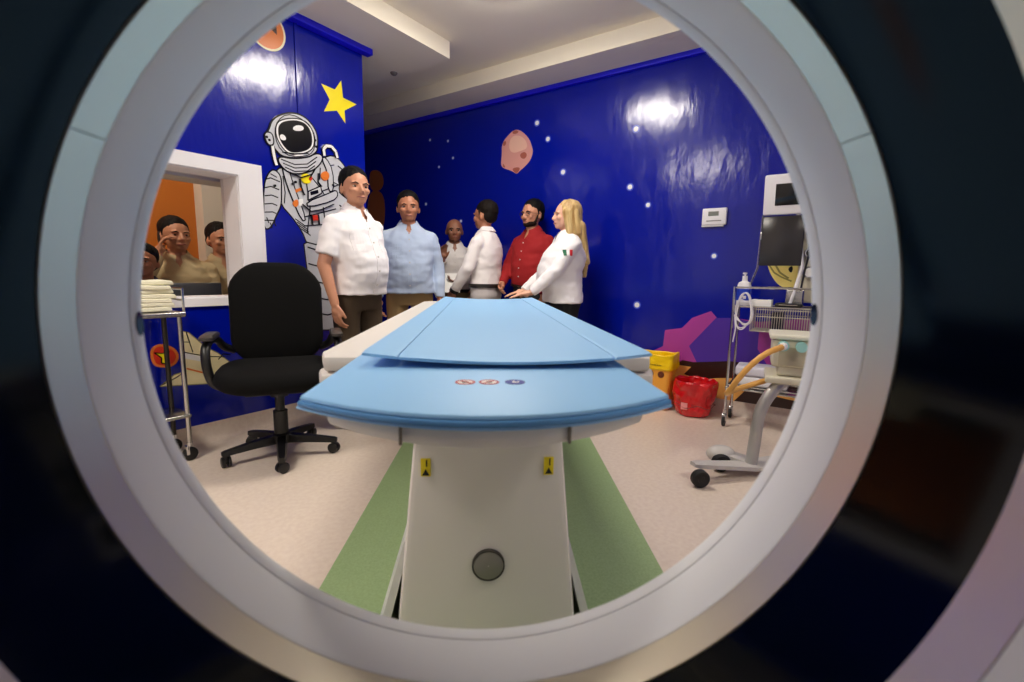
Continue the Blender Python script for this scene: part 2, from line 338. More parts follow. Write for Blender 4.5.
def ribbon(pts, wd):
    L = []; R = []
    for i, p in enumerate(pts):
        a = Vector(pts[max(i-1, 0)]); b = Vector(pts[min(i+1, len(pts)-1)]); d = (b-a).normalized(); n = Vector((-d.y, d.x))*wd/2
        L.append(tuple(Vector(p)+n)); R.append(tuple(Vector(p)-n))
    return L + R[::-1]
def inset_line(poly, wd=.012):
    return ribbon(list(poly) + [poly[0]], wd)
PAINT = {'grey': mat('paint_pale_grey', (198, 200, 206), .3), 'black': mat('paint_black', (8, 8, 10), .2), 'white': mat('paint_white', (240, 240, 240), .3),
 'orange': mat('paint_orange', (226, 122, 44), .3), 'yellow': mat('paint_yellow', (246, 226, 20), .3), 'red': mat('paint_red', (206, 50, 30), .3),
 'cream': mat('paint_cream', (244, 232, 186), .3), 'pink': mat('paint_pink', (222, 158, 150), .3), 'lpink': mat('paint_light_pink', (238, 190, 172), .3),
 'crater': mat('paint_crater_brown', (170, 92, 76), .3), 'magenta': mat('paint_magenta', (176, 66, 160), .3), 'violet': mat('paint_violet', (82, 48, 168), .3),
 'brown': mat('paint_dark_brown', (52, 22, 14), .3), 'sand': mat('paint_sand_orange', (244, 178, 92), .3), 'pale': mat('paint_pale_yellow', (248, 226, 130), .3),
 'olive': mat('paint_olive', (150, 140, 70), .3), 'halo': mat('paint_halo_blue', (70, 90, 205), .3), 'bear': mat('paint_rust_brown', (150, 84, 36), .3)}
def rounder(poly, n=2):
    for _ in range(n):
        q = []
        for a, b in zip(poly, list(poly[1:])+[poly[0]]): q += [(a[0]*.75+b[0]*.25, a[1]*.75+b[1]*.25), (a[0]*.25+b[0]*.75, a[1]*.25+b[1]*.75)]
        poly = q
    return poly
class Mural:
    def __init__(s, wall): s.mb = MB(); s.ms = []; s.h = 0; s.wall = wall
    def put(s, poly, c, dh=.0003):
        if c not in s.ms: s.ms.append(c)
        s.mb.use(s.ms.index(c)); s.h += dh
        f = (lambda p, h: Vector((p[0], 3-h, p[1]))) if s.wall == 'L' else (lambda p, h: Vector((WALL_B-h, p[0], p[1])))
        # ear-clipped caps come from Blender's polygon triangulation
        s.mb.prism([tuple(p) for p in poly], (0, s.h), f); return s
    def strip(s, pts, c, wd=.01, dh=0):
        s.h += .0001
        for a, b in zip(pts[:-1], pts[1:]):
            s.put(ribbon([a, b], wd), c, dh)
        return s
    def edge(s, poly, c='black', wd=.009): return s.strip(list(poly)+[poly[0]], c, wd)
    def disc(s, c, r, col, n=20, dh=.0004, sx=1): return s.put([(c[0]+sx*r*math.cos(2*PI*k/n), c[1]+r*math.sin(2*PI*k/n)) for k in range(n)], col, dh)
    def done(s, name, label):
        o = s.mb.build(name, [PAINT[c] for c in s.ms], walll if s.wall == 'L' else wallb, smooth=False); o['label'] = label; return o
A = LEFT_ART
for k in ('helmet', 'helmet_pack', 'visor', 'shine1', 'shine2', 'collar', 'arm', 'orange1', 'yellow', 'flame', 'red1', 'orange3'): A[k] = rounder(A[k], 2)
for k in ('torso', 'legs', 'strap1', 'strap2', 'chest'): A[k] = rounder(A[k], 1)
for k in ('asteroid', 'as_light', 'cr1', 'cr2', 'cr3', 'cr5', 'moon', 'moonspot', 'brown1', 'brown2'): BACK_ART[k] = rounder(BACK_ART[k], 2)
u = Mural('L')
for k in ('legs', 'torso', 'arm'): u.put(A[k], 'grey'); u.edge(A[k])
for i in range(6): u.strip([(1.605-.004*i, 1.56-.05*i), (1.64, 1.575-.052*i), (1.70-.009*i, 1.56-.05*i)], 'black', .007)
for x_, z_ in ((1.60, 1.33), (1.62, 1.30), (1.645, 1.315)): u.strip([(x_, z_), (x_+.012, z_-.035)], 'black', .006)
u.strip([(1.72, 1.60), (1.73, 1.50), (1.72, 1.43)], 'black', .006); u.strip([(1.64, 1.60), (1.68, 1.585)], 'black', .006)
for i in range(4): u.strip([(1.79+.012*i, 1.34-.02*i), (1.86+.012*i, 1.30-.02*i)], 'black', .006)
u.strip([(1.93, 1.62), (1.99, 1.56), (2.03, 1.50)], 'black', .006); u.strip([(2.09, 1.62), (2.16, 1.60)], 'black', .006); u.strip([(2.04, 1.72), (2.1, 1.74)], 'black', .006)
for i in range(3): u.strip([(1.93+.05*i, 1.475+.022*i), (1.94+.05*i, 1.44+.022*i)], 'black', .006)
for i in range(5): u.strip([(1.87, 1.16-.11*i), (2.0, 1.13-.11*i), (2.11, 1.15-.11*i)], 'black', .008)
for i in range(5): u.strip([(2.13, 1.74-.09*i), (2.20, 1.70-.09*i)], 'black', .007)
u.strip([(1.88, 1.60), (1.90, 1.42), (1.87, 1.25)], 'black', .007); u.strip([(1.90, 1.50), (2.15, 1.62)], 'black', .007); u.strip([(1.86, 1.36), (2.1, 1.44)], 'black', .007)
u.strip([(1.85, 1.30), (2.12, 1.34)], 'black', .007); u.strip([(2.0, 1.44), (2.02, 1.24)], 'black', .007); u.strip([(1.98, 1.62), (1.99, 1.7)], 'black', .006)
for k in ('strap1', 'strap2', 'chest', 'chest2'): u.put(A[k], 'grey'); u.edge(A[k], wd=.008)
for k, c in (('black', 'black'), ('orange1', 'orange'), ('yellow', 'yellow'), ('red1', 'red'), ('orange2', 'orange'), ('orange3', 'orange'), ('white1', 'white')): u.put(A[k], c)
u.put(A['collar'], 'grey'); u.edge(A['collar'])
for i in range(3): u.strip([(1.71+.012*i, 1.70-.022*i), (1.80, 1.685-.022*i), (1.89, 1.705-.022*i), (1.965-.01*i, 1.765-.03*i)], 'black', .007)
u.put(A['helmet'], 'grey'); u.edge(A['helmet'], wd=.01); u.put(A['helmet_pack'], 'grey'); u.edge(A['helmet_pack'], wd=.008)
vz = A['visor']; cx = sum(p[0] for p in vz)/len(vz); cz = sum(p[1] for p in vz)/len(vz)
u.put([(cx+(p[0]-cx)*1.13, cz+(p[1]-cz)*1.12) for p in vz], 'white'); u.edge([(cx+(p[0]-cx)*1.13, cz+(p[1]-cz)*1.12) for p in vz], wd=.007)
u.put(vz, 'black').put(A['shine1'], 'white').put(A['shine2'], 'white')
u.strip(A['hoseL'], 'black', .028); u.strip(A['hoseL'], 'white', .018); u.strip(A['hoseR'], 'black', .03); u.strip(A['hoseR'], 'white', .019)
u.edge(rounder([(1.70, 1.93), (1.76, 1.985), (1.84, 1.99), (1.92, 1.955), (1.955, 1.90), (1.95, 1.82), (1.91, 1.765), (1.82, 1.735), (1.74, 1.735), (1.69, 1.78), (1.675, 1.86)], 1), wd=.005)
for q in ((1.625, 1.815), (1.64, 1.80), (1.955, 1.87), (1.96, 1.83), (1.66, 1.53), (1.78, 1.56), (1.80, 1.575), (2.08, 1.60)): u.disc(q, .008, 'black', 8)
u.strip([(1.72, 1.745), (1.80, 1.752), (1.90, 1.775)], 'black', .006); u.strip([(1.80, 1.74), (1.83, 1.748), (1.86, 1.755)], 'white', .009)
u.strip([(1.83, 1.60), (1.84, 1.545), (1.86, 1.50)], 'black', .005); u.strip([(1.97, 1.66), (1.965, 1.60), (1.99, 1.575)], 'black', .005); u.strip([(1.905, 1.62), (1.95, 1.69)], 'black', .005)
u.strip([(1.84, 1.44), (1.90, 1.40), (1.98, 1.42), (2.08, 1.47)], 'black', .006); u.strip([(1.90, 1.38), (1.91, 1.31)], 'black', .006); u.strip([(1.955, 1.385), (1.96, 1.32)], 'black', .006); u.strip([(2.06, 1.40), (2.07, 1.34)], 'black', .006)
u.put([(1.91, 1.375), (1.945, 1.38), (1.948, 1.345), (1.912, 1.34)], 'red'); u.strip([(1.76, 1.63), (1.84, 1.61), (1.92, 1.645)], 'black', .006)
u.done('painted_astronaut', 'painted astronaut in a pale grey space suit with a black visor')
Mural('L').put(A['star'], 'yellow').done('painted_star', 'painted yellow five-pointed star')
u = Mural('L').disc((1.665, 2.45), .115, 'orange', 28); u.edge([(1.665+.115*math.cos(k*.2244), 2.45+.115*math.sin(k*.2244)) for k in range(28)], 'cream', .012)
u.put([(1.60, 2.46), (1.64, 2.49), (1.66, 2.44), (1.62, 2.41)], 'brown').put([(1.68, 2.52), (1.73, 2.50), (1.73, 2.44), (1.69, 2.46)], 'brown'); u.done('painted_planet', 'painted orange planet with dark brown patches')
u = Mural('L').put(A['flame'], 'red').edge(A['flame'], 'orange', .014).put(A['flamey'], 'yellow').edge(A['flamey'], 'black', .006)
u.put(A['shuttle'], 'cream').edge(A['shuttle'], 'olive', .005).put(A['white2'], 'white').put(A['stripe'], 'orange')
u.strip([(1.105, .65), (1.13, .53)], 'black', .005); u.strip([(1.09, .535), (1.20, .497), (1.30, .48)], 'black', .005); u.strip([(1.20, .50), (1.175, .46), (1.172, .42)], 'black', .005)
u.strip([(1.085, .595), (1.12, .59)], 'black', .004); u.strip([(.97, .37), (1.04, .40), (1.09, .43)], 'black', .004); u.strip([(1.26, .47), (1.29, .50), (1.33, .49)], 'black', .005)
u.done('painted_shuttle', 'painted cream space shuttle with a red flame')
B = BACK_ART
u = Mural('B').put(B['asteroid'], 'pink').put(B['as_light'], 'lpink')
for k in ('cr1', 'cr2', 'cr3', 'cr4', 'cr5'): u.put(B[k], 'crater')
u.done('painted_asteroid', 'painted pink asteroid with brown craters')
for v_, z_, r_ in STAR_SPOTS: Mural('B').disc((v_, z_), r_*.85, 'halo', 16).disc((v_, z_), r_*.55, 'white', 14).done('painted_star', 'painted round white star')
u = Mural('B').put(B['rock'], 'magenta').put(B['rockd'], 'violet').put([(.44, .50), (.44, .69), (.118, .74), (.09, .40), (.37, .39)], 'magenta')
u.put([(q[0], min(q[1], .09) if q[1] < .2 else q[1]) for q in B['ground']], 'brown').put([(q[0], min(q[1], .09) if q[1] < .12 else q[1]) for q in B['dune']], 'sand').put(B['dune2'], 'sand').put([(.95, .36), (.70, .34), (.78, .31), (1.0, .32)], 'brown')
u.done('painted_rocks', 'painted magenta and violet rocks above brown and orange ground')
u = Mural('B').put(B['moon'], 'pale').strip(B['moonline1'], 'olive', .012).strip(B['moonline2'], 'olive', .01).put(B['moonspot'], 'black'); u.done('painted_moon', 'painted pale yellow planet')
u = Mural('B').put(B['brown1'], 'bear').put(B['brown2'], 'bear'); u.done('painted_robot', 'painted rust brown shape in the dark corner')

# wall control box
t = thing('wall_thermostat', 'white control box with a small grey display on the blue back wall', 'thermostat', room(WALL_B, .79, 1.43), PHI)
MB().box((-.016, 0, 0), (.032, .165, .118), b=.008).build('housing', M_WPAINT, t)
MB().box((-.033, .005, .02), (.004, .07, .03)).build('display', mat('lcd_grey', (120, 124, 118), .3), t)
MB().box((-.033, 0, -.03), (.004, .10, .006)).build('slot', M_GREY, t)
MB().box((-.012, .01, -.064), (.024, .15, .012), b=.003).build('lower_lip', M_WPAINT, t)

# ------------------------------------------------------------------ scanner gantry (axis along its local y)
GZ = .943; GX = .014
t = thing('scanner_gantry', 'white ring-shaped scanner gantry around the view with a dark glossy inner band', 'scanner', (0,0,0), AX)
def outline(sx, sz, n=96, e=5.0):
    o = []
    for k in range(n):
        a = 2*PI*k/n; c, s_ = math.cos(a), math.sin(a); r = (abs(c)**e + abs(s_)**e)**(-1/e)
        o.append((sx*r*c, sz*r*s_))
    return o
def ring3(pts, y): return [Vector((GX+p[0], y, GZ+p[1])) for p in pts]
def circ(r, n=96): return [(r*math.cos(2*PI*k/n), r*math.sin(2*PI*k/n)) for k in range(n)]
rings = [ring3(circ(.352), .488), ring3(circ(.365), .505), ring3(circ(.40), .53), ring3(circ(.47), .545), ring3(outline(.80, .80), .50), ring3(outline(.93, .93), .43), ring3(outline(.95, .945), .36),
         ring3(outline(.95, .945), -.26), ring3(outline(.93, .93), -.33), ring3(outline(.80, .80), -.38), ring3(circ(.47), -.41), ring3(circ(.40), -.40), ring3(circ(.37), -.37), ring3(circ(.3605), -.33)]
rings += [ring3(circ(.3605), .2), ring3(circ(.3605), .47)]
MB().loft(rings, caps=False, closed=True).build('housing', M_WHITE, t)
MB().box((GX, .06, .02), (1.5, .6, .04), b=.01).build('plinth', M_GREY, t)
def bore(name, mm, y0, y1, r=.35, a0=0, a1=2*PI, prof=None):
    prof = prof or [(r, y0), (r, y1), (r+.010, y1), (r+.010, y0)]
    return MB().lathe(prof, (GX, 0, GZ), 'y', 160, a0, a1).build(name, mm, t)
bore('rear_liner', M_BORE, -.33, .236)
D = math.radians
tag(bore('metal_band', M_BAND, .237, .272, .35), 'brushed metal strip near the viewer')
bore('scan_window', M_WINDOW, .273, .380, .3515)
for a0, a1 in ((30.08, 153.1), (153.26, 269.92), (270.08, 389.92)):
    tag(bore('metal_band', M_BAND, .381, .4145, .35, D(a0), D(a1)), 'brushed metal strip inside the ring')
bore('front_liner', M_BORE, .416, .474, .35, prof=[(.3505, .416), (.3492, .420), (.3505, .474), (.36, .474), (.36, .416)])
bore('front_lip', M_BORE, .475, .491, .35, prof=[(.3503, .4755), (.3493, .478), (.3493, .487), (.3505, .491), (.3595, .491), (.3595, .4755)])
for a in (D(179.5), D(3.0)):
    mb = MB(); pts = [(0.005*math.cos(2*PI*k/20), .034*math.sin(2*PI*k/20)) for k in range(20)]
    mb.prism(pts, (.352, .3482), lambda p, h: Vector((GX + h*math.cos(a+p[1]), .4845+p[0], GZ + h*math.sin(a+p[1]))))
    tag(mb.build('laser_aperture', mat('aperture_dark', (10, 8, 46), .1), t), 'small dark oval aperture')

# ------------------------------------------------------------------ scanner table (same axis)
T = thing('scanner_table', 'long white scanner table with pale blue padded top on a tapering white pedestal', 'scanner table', (0,0,0), AX)
def arc_outline(x0, x1, yc, ys, yb, n=24):      # near edge bulging towards the scanner, straight far edge
    pts = []
    for i in range(n+1):
        q = i/n; x = x0+(x1-x0)*q; pts.append((x, ys + (yc-ys)*(1-(2*q-1)**2)))
    return pts + [(x1, yb), (x0, yb)]
def slab(mb, pts, z0, z1, b=.006):
    cx = sum(p[0] for p in pts)/len(pts); cy = sum(p[1] for p in pts)/len(pts)
    def sh(k):
        out = []; n = len(pts)
        for i, p in enumerate(pts):
            a = Vector(pts[i-1]); c = Vector(pts[(i+1) % n]); q = Vector(p); d1 = (q-a).normalized(); d2 = (c-q).normalized()
            nn = Vector((-d1.y-d2.y, d1.x+d2.x)).normalized(); out.append(q + nn*k)
        return out
    lay = [(b, z0), (b*.3, z0+b*.3), (0, z0+b), (0, z1-b), (b*.3, z1-b*.3), (b, z1)]
    return mb.loft([[Vector((p.x, p.y, z)) for p in sh(k)] for k, z in lay])
# pedestal: front panel widening to the floor
mb = MB(); rs = []
for z, hw, y0 in ((0, .222, .985), (.22, .205, .99), (.45, .184, .998), (.62, .168, 1.0), (.735, .160, 1.0)):
    b = .018; c = .022
    rs.append([Vector((x+c, y, z)) for x, y in ((-hw, y0+b), (-hw+b*.3, y0+b*.3), (-hw+b, y0), (hw-b, y0), (hw-b*.3, y0+b*.3), (hw, y0+b), (hw-.02, 2.35), (-hw+.02, 2.35))])
mb.loft(rs).build('pedestal', mat('pale_grey_shell', (222, 217, 211), .42), T)
for s in (-1, 1):
    mb = MB(); mb.prism([(s*.186, .36), (s*.200, .36), (s*.262, .14), (s*.31, 0), (s*.285, 0), (s*.240, .14)], (1.06, 2.25), lambda p, h: Vector((.022+p[0], h, p[1])))
    mb.build('side_skirt', M_WHITE, T)
    st = MB(); st.box((.020+s*.137, .9995-.0035, .574), (.022, .002, .042), b=.0008); so = tag(st.build('warning_sticker', mat('sticker_yellow', (232, 208, 20), .4), T), 'small yellow warning sticker')
    st = MB(); st.prism([(-.008, -.007), (.008, -.007), (0, .008)], (0, .0008), lambda p, h: Vector((.020+s*.137+p[0], .9948-h, .563+p[1])))
    st.box((.020+s*.137+.002, .9945, .584), (.003, .0008, .016)); st.build('symbol', M_BLACKP, so)
mb = MB(); mb.lathe([(.001, 0), (.031, 0), (.0335, .001), (.0345, .004), (.0345, .01), (.001, .01)], (.023, .985, .340), 'y', 32, closed=False); cap = tag(mb.build('access_cap', M_GREY, T), 'round grey cap')
MB().lathe([(.0345, -.0005), (.0375, -.0005), (.0375, .009), (.0345, .009)], (.023, .986, .340), 'y', 32).build('cap_ring', mat('dark_gap', (50, 46, 42), .6), cap)
# white body of the table
mb = MB(); pts = [(-.40, 1.18), (-.37, 1.10), (.425, 1.10), (.455, 1.18), (.455, 3.30), (.42, 3.36), (-.36, 3.36), (-.40, 3.30)]
slab(mb, pts, .715, .76, .012); slab(mb, [(p[0]*.985, p[1]+(.01 if p[1] < 2 else -.01)) for p in pts], .765, .802, .010); mb.build('table_body', M_SHELL, T)
mb = MB(); mb.box((.012, 1.9, .70), (.50, 1.6, .06), b=.02); mb.build('under_frame', M_GREY, T)
# cradle shell and its pad
mb = MB(); slab(mb, arc_outline(-.235, .265, .612, .722, 1.5), .760, .791, .012); mb.build('cradle_shell', M_SHELL, T)
for x in (-.108, .128): tag(MB().box((x, .631, .777), (.004, .006, .026)).build('shell_seam', mat('seam_grey', (120, 112, 100), .6), T), 'thin seam on the cradle shell')
mb = MB(); slab(mb, arc_outline(-.278, .310, .602, .712, 1.45), .7915, .796, .002); mb.build('pad_edging', M_PAD, T)
mb = MB(); slab(mb, arc_outline(-.274, .306, .598, .7075, 1.45), .796, .806, .004); tag(mb.build('pad_rim', mat('mid_blue_rim', (84, 140, 192), .42), T), 'darker blue rim of the cradle pad')  # rim coloured darker blue than the pad top
mb = MB(); slab(mb, arc_outline(-.271, .303, .602, .711, 1.45), .803, .814, .006); cp = mb.build('cradle_pad', M_PAD, T)
for x, kind in ((-.024, 0), (.017, 0), (.062, 1)):
    c0 = (x, .793, .8142); mm = [mat('emblem_red', (178, 44, 40), .5), mat('emblem_white', (226, 220, 216), .5), mat('emblem_blue', (18, 40, 140), .5), M_BLACKP]
    mb = MB()
    if kind == 0:
        mb.use(1).lathe([(.001, 0), (.014, 0), (.014, .0004), (.001, .0004)], c0, 'z', 28, closed=False)
        mb.use(0).lathe([(.0135, 0), (.0175, 0), (.0175, .0007), (.0135, .0007)], c0, 'z', 28)
        mb.use(3).ell((x, .793, .8147), (.006, .008, .0004), n=10, m=6)
        mb.use(0).box((x, .793, .8151), (.03, .003, .0006), Matrix.Rotation(PI/4*(1 if x > 0 else -1), 4, 'Z'))
        tag(mb.build('prohibition_sign', mm, cp, smooth=False), 'small round red and white prohibition sign')
    else:
        mb.use(2).lathe([(.001, 0), (.0175, 0), (.0175, .0006), (.001, .0006)], c0, 'z', 28, closed=False)
        mb.use(1).box((x, .789, .815), (.010, .005, .0005)); mb.box((x-.002, .797, .815), (.005, .004, .0005)); mb.box((x+.006, .793, .815), (.002, .009, .0005))
        tag(mb.build('mandatory_sign', mm, cp, smooth=False), 'small round blue sign')
# long pad: centre and two bolsters, sagging along the middle
def strip_outline(xa, xb, yb):
    n = 14; return [(xa+(xb-xa)*i/n, .925 - .02*(1-(2*(xa+(xb-xa)*i/n+.23)/.583-1)**2)) for i in range(n+1)] + [(xa+(xb-xa)*(n-i)/n, yb) for i in range(n+1)]
def sag(mb):
    mb.v = [(x, y, z - .015*(1-((x-.0615)/.2915)**2)) for x, y, z in mb.v]; return mb
def sag_slab(xa, xb, z0, z1, b):
    # cross-section lofted along the table, so that the sag shows in every row
    mb = MB(); o = strip_outline(xa, xb, 3.17); n = 15; near = o[:n]; rings = []
    for q in (0, .012, .3, .7, .988, 1):
        k = b if q in (0, 1) else 0; up = []; lo = []
        for i, (x, y) in enumerate(near):
            yy = y + (3.17-y)*q; e = .35*b if i in (0, n-1) else 0
            up.append(Vector((x, yy, z1-k*.6-e))); lo.append(Vector((x, yy, z0+k*.4)))
        rings.append(up + lo[::-1])
    mb.loft(rings); return sag(mb)
sag_slab(-.158, .272, .836, .846, .004).build('main_pad', M_PAD, T)
for xa, xb in ((-.23, -.1605), (.2745, .353)): sag_slab(xa, xb, .836, .8457, .004).build('side_pad', M_PAD, T)
mb = MB(); mb.box((.06, 2.16, .811), (.40, 2.0, .0180)); mb.build('pad_support', M_GREY, T)

# ------------------------------------------------------------------ office chair
def caster(mb_w, mb_f, x, y, r=.028):
    mb_f.capsule((x, y, r*1.2), (x, y, r*2.1), r*.55, r*.5)
    for s in (-1, 1): mb_w.lathe([(.001, -.009), (r*.8, -.009), (r, -.006), (r, .006), (r*.8, .009), (.001, .009)], (x+s*.013, y, r), 'x', 20, closed=False)
C = thing('office_chair', 'black fabric swivel office chair with armrests standing left of the table', 'office chair', (-1.19, 2.50, 0), -PI+.38)
mb = MB(); rs = []
def rrect(cx, cy, w, h, r, n=6):
    o = []
    for sx, sy, a0 in ((1,1,0), (-1,1,PI/2), (-1,-1,PI), (1,-1,1.5*PI)):
        for k in range(n+1):
            a = a0 + PI/2*k/n; o.append((cx + sx*(w/2-r) + r*math.cos(a), cy + sy*(h/2-r) + r*math.sin(a)))
    return o
def backpt(p, d):                       # p = (x, height), curved in plan and reclined
    x, z = p; tz = (z-.48)/.58; wf = 1 + .06*math.sin(PI*tz) - .10*max(0, tz-.75)/.25
    return Vector((x*wf, -.20 - .07*tz + .25*x*x*1.2 + d, z))
for k, d in ((.9, -.045), (.97, -.035), (1, -.015), (1, .01), (.97, .028), (.9, .04), (.55, .052)):
    rs.append([backpt((p[0]*k, .765+(p[1]-.765)*k), d) for p in rrect(0, .76, .455, .57, .145)])
mb.loft(rs).build('backrest', M_FABRIC, C)
mb = MB(); rs = []
for k, z in ((.86, .415), (.95, .43), (1, .452), (1, .475), (.96, .50), (.86, .515), (.45, .518)):
    rs.append([Vector((p[0]*k, .03+p[1]*k, z - .02*max(0, (p[1]*k-.12))/.12)) for p in rrect(0, 0, .56, .52, .17)])
mb.loft(rs).build('seat', M_FABRIC, C)
MB().box((0, 0, .385), (.30, .30, .035), b=.012).build('seat_plate', M_BLACKP, C)
mb = MB(); mb.cyl((0,0,.10), (0,0,.25), .036, n=20); mb.cyl((0,0,.24), (0,0,.37), .024, n=20); mb.cyl((0,0,.33), (0,0,.37), .045, n=20); mb.build('gas_lift', M_BLACKP, C)
for s in (-1, 1):
    mb = MB(); path = [(s*.235, .10, .415), (s*.285, .12, .44), (s*.300, .14, .53), (s*.305, .12, .61), (s*.300, .06, .645), (s*.295, -.04, .65), (s*.285, -.11, .635), (s*.27, -.165, .585), (s*.22, -.20, .56)]
    pts = []
    for i in range(len(path)-1):
        for q in range(4): pts.append(Vector(path[i]).lerp(Vector(path[i+1]), q/4))
    pts.append(Vector(path[-1]))
    for _ in range(3): pts = [pts[0]] + [(pts[i-1]+pts[i]*2+pts[i+1])/4 for i in range(1, len(pts)-1)] + [pts[-1]]
    mb.tube(pts, .021, 10); ar = mb.build('armrest', M_BLACKP, C)
    mb = MB(); mb.loft([[Vector((s*.298+p[0]*k, .02+p[1]*k, z)) for p in rrect(0, 0, .062, .25, .03)] for k, z in ((.8, .652), (1, .66), (1, .672), (.8, .681))]); mb.build('arm_pad', mat('dark_grey_plastic', (62, 58, 56), .3), ar)  # arm pads a lighter grey than the black armrest tubes
MB().lathe([(.001, .07), (.045, .07), (.05, .085), (.05, .115), (.04, .125), (.001, .125)], closed=False).build('hub', M_BLACKP, C)
for k in range(5):
    a = .36 + 2*PI*k/5; d = Vector((math.cos(a), math.sin(a), 0)); n = Vector((-d.y, d.x, 0)); mb = MB(); rs = []
    for q, wd, z0, z1 in ((.03, .028, .072, .118), (.15, .024, .07, .105), (.275, .019, .062, .086), (.29, .012, .064, .082)):
        rs.append([d*q + n*x + Vector((0,0,z)) for x, z in ((-wd, z0), (wd, z0), (wd*.75, z1), (-wd*.75, z1))])
    mb.loft(rs); lg = mb.build('base_leg', M_BLACKP, C)
    w_, f_ = MB(), MB(); e = d*.272; caster(w_, f_, 0, 0)
    M = Matrix.Translation(e) @ Matrix.Rotation(a+.6*k, 4, 'Z')
    w_.v += f_.v and []; o = len(w_.v); w_.add(f_.v, f_.f); w_.xform(M).build('caster', M_BLACKP, lg)
# ------------------------------------------------------------------ left instrument trolley with folded cloths
t = thing('instrument_trolley', 'tall steel trolley by the window carrying a stack of folded cloths', 'trolley', room(.98, 2.73), PHI)
LU, LV, TZ = -.62, .20, .785
posts = ((0, 0), (0, LV), (LU, 0), (LU, LV))
for i, (x, y) in enumerate(posts):
    mb = MB(); mb.tube([(x, y, .09), (x, y, TZ-.02)], .012, 12); mb.build('post', M_STEEL if y == 0 else M_DKMET, t)
    w_, f_ = MB(), MB()
    w_.lathe([(.001, -.011), (.03, -.011), (.036, -.007), (.036, .007), (.03, .011), (.001, .011)], (x, y+.006, .036), 'y', 24, closed=False); cw = w_.build('caster', M_RUBBER, t)
    f_.box((x-.012, y+.006, .058), (.016, .032, .05), b=.004); f_.cyl((x, y, .08), (x, y, .10), .014); f_.build('caster_fork', M_CHROME, cw)
mb = MB(); mb.box((LU/2, LV/2, TZ-.012), (-LU+.05, LV+.05, .024), b=.006); mb.build('tray', M_STEEL, t)
mb = MB(); mb.tube([(.02, -.01, TZ), (.02, -.01, TZ+.115), (.02, LV+.01, TZ+.115), (.02, LV+.01, TZ)], .006, 8); mb.tube([(.02, -.01, TZ+.06), (.02, LV+.01, TZ+.06)], .005, 8); mb.build('guard_rail', M_CHROME, t)
mb = MB(); mb.box((LU/2, LV/2, .245), (-LU+.03, LV+.03, .018), b=.004); mb.build('lower_shelf', M_STEEL, t)
random.seed(4)
ORD = ['topmost folded cream cloth of the stack on the left trolley', 'second folded cream cloth from the top of the trolley stack', 'third folded cream cloth from the top of the trolley stack',
       'fourth folded cream cloth from the top, middle of the trolley stack', 'folded cream cloth two above the bottom one on the trolley', 'folded cream cloth just above the bottom one on the trolley', 'bottom folded cream cloth lying on the steel trolley tray']
zz = TZ+.006
for i in range(7):
    h = .021; mb = MB(); wu, wv = .26+random.uniform(-.02, .02), .18+random.uniform(-.02, .01)
    for k in range(2): mb.box((0, 0, h*(.25+.5*k)), (wu-.01*k, wv, h*.52), b=h*.24)
    mb.capsule((wu/2-.01, -wv/2+.012, h/2), (wu/2-.01, wv/2-.012, h/2), h*.46)
    p = room(.84+random.uniform(-.01, .012), 2.83+random.uniform(-.008, .008), zz); zz += h+.0005
    o = mb.build('folded_cloth', M_TOWEL, None, p, PHI+random.uniform(-.08, .08), remesh=.004, relax=2, fn=lambda c, n: c + Vector((0, 0, .006*noise.noise(Vector((c.x*11, c.y*11, zz*60))))))
    tag(o, ORD[6-i], 'folded cloth', 'folded cloths on the trolley')

# ------------------------------------------------------------------ right cart with wire basket
t = thing('wire_basket_cart', 'chrome cart with a wire basket top standing against the blue wall', 'cart', room(3.36, .565), PHI)
CU, CV, SZ = .235, -.46, .815
for i, (x, y) in enumerate(((0, 0), (CU, 0), (0, CV), (CU, CV))):
    mb = MB(); mb.tube([(x, y, .10), (x, y, .94)], .009, 12); mb.build('post', M_CHROME, t)
    w_, f_ = MB(), MB(); w_.lathe([(.001, -.01), (.03, -.01), (.036, -.006), (.036, .006), (.03, .01), (.001, .01)], (x-.012, y, .036), 'y', 24, closed=False); cw = w_.build('caster', M_RUBBER, t)
    f_.box((x-.008, y, .062), (.03, .03, .05), b=.006); f_.cyl((x, y, .08), (x, y, .115), .013); f_.build('caster_fork', M_CHROME, cw)
mb = MB()
for z in (SZ, .935): mb.tube([(0, 0, z), (CU, 0, z), (CU, CV, z), (0, CV, z)], .006, 8, closed=True)
mb.build('top_rail', M_CHROME, t)
MB().box((CU/2, CV/2, SZ-.004), (CU, -CV, .008)).build('top_shelf', M_STEEL, t)
mb = MB()
for z in (.80, .755, .66): mb.tube([(-.01, -.11, z), (CU-.02, -.11, z), (CU-.02, CV+.01, z), (-.01, CV+.01, z)], .003, 6, closed=True)
for k in range(26):
    y = -.11 + (CV+.12)*k/25; mb.tube([(-.01, y, .80), (-.01, y, .66), (CU-.02, y, .66), (CU-.02, y, .80)], .0022, 5)
for k in range(1, 7): x = -.01 + (CU-.01)*k/7; mb.tube([(x, -.11, .80), (x, -.11, .66), (x, CV+.01, .66), (x, CV+.01, .80)], .0022, 5)
mb.build('wire_basket', mat('basket_wire', (206, 200, 186), .3, metal=.5), t)
mb = MB(); mb.box((CU/2, CV/2, .265), (CU+.02, -CV+.02, .012), b=.003); mb.tube([(0, 0, .285), (CU, 0, .285), (CU, CV, .285), (0, CV, .285)], .005, 6, closed=True); mb.build('lower_shelf', M_STEEL, t)
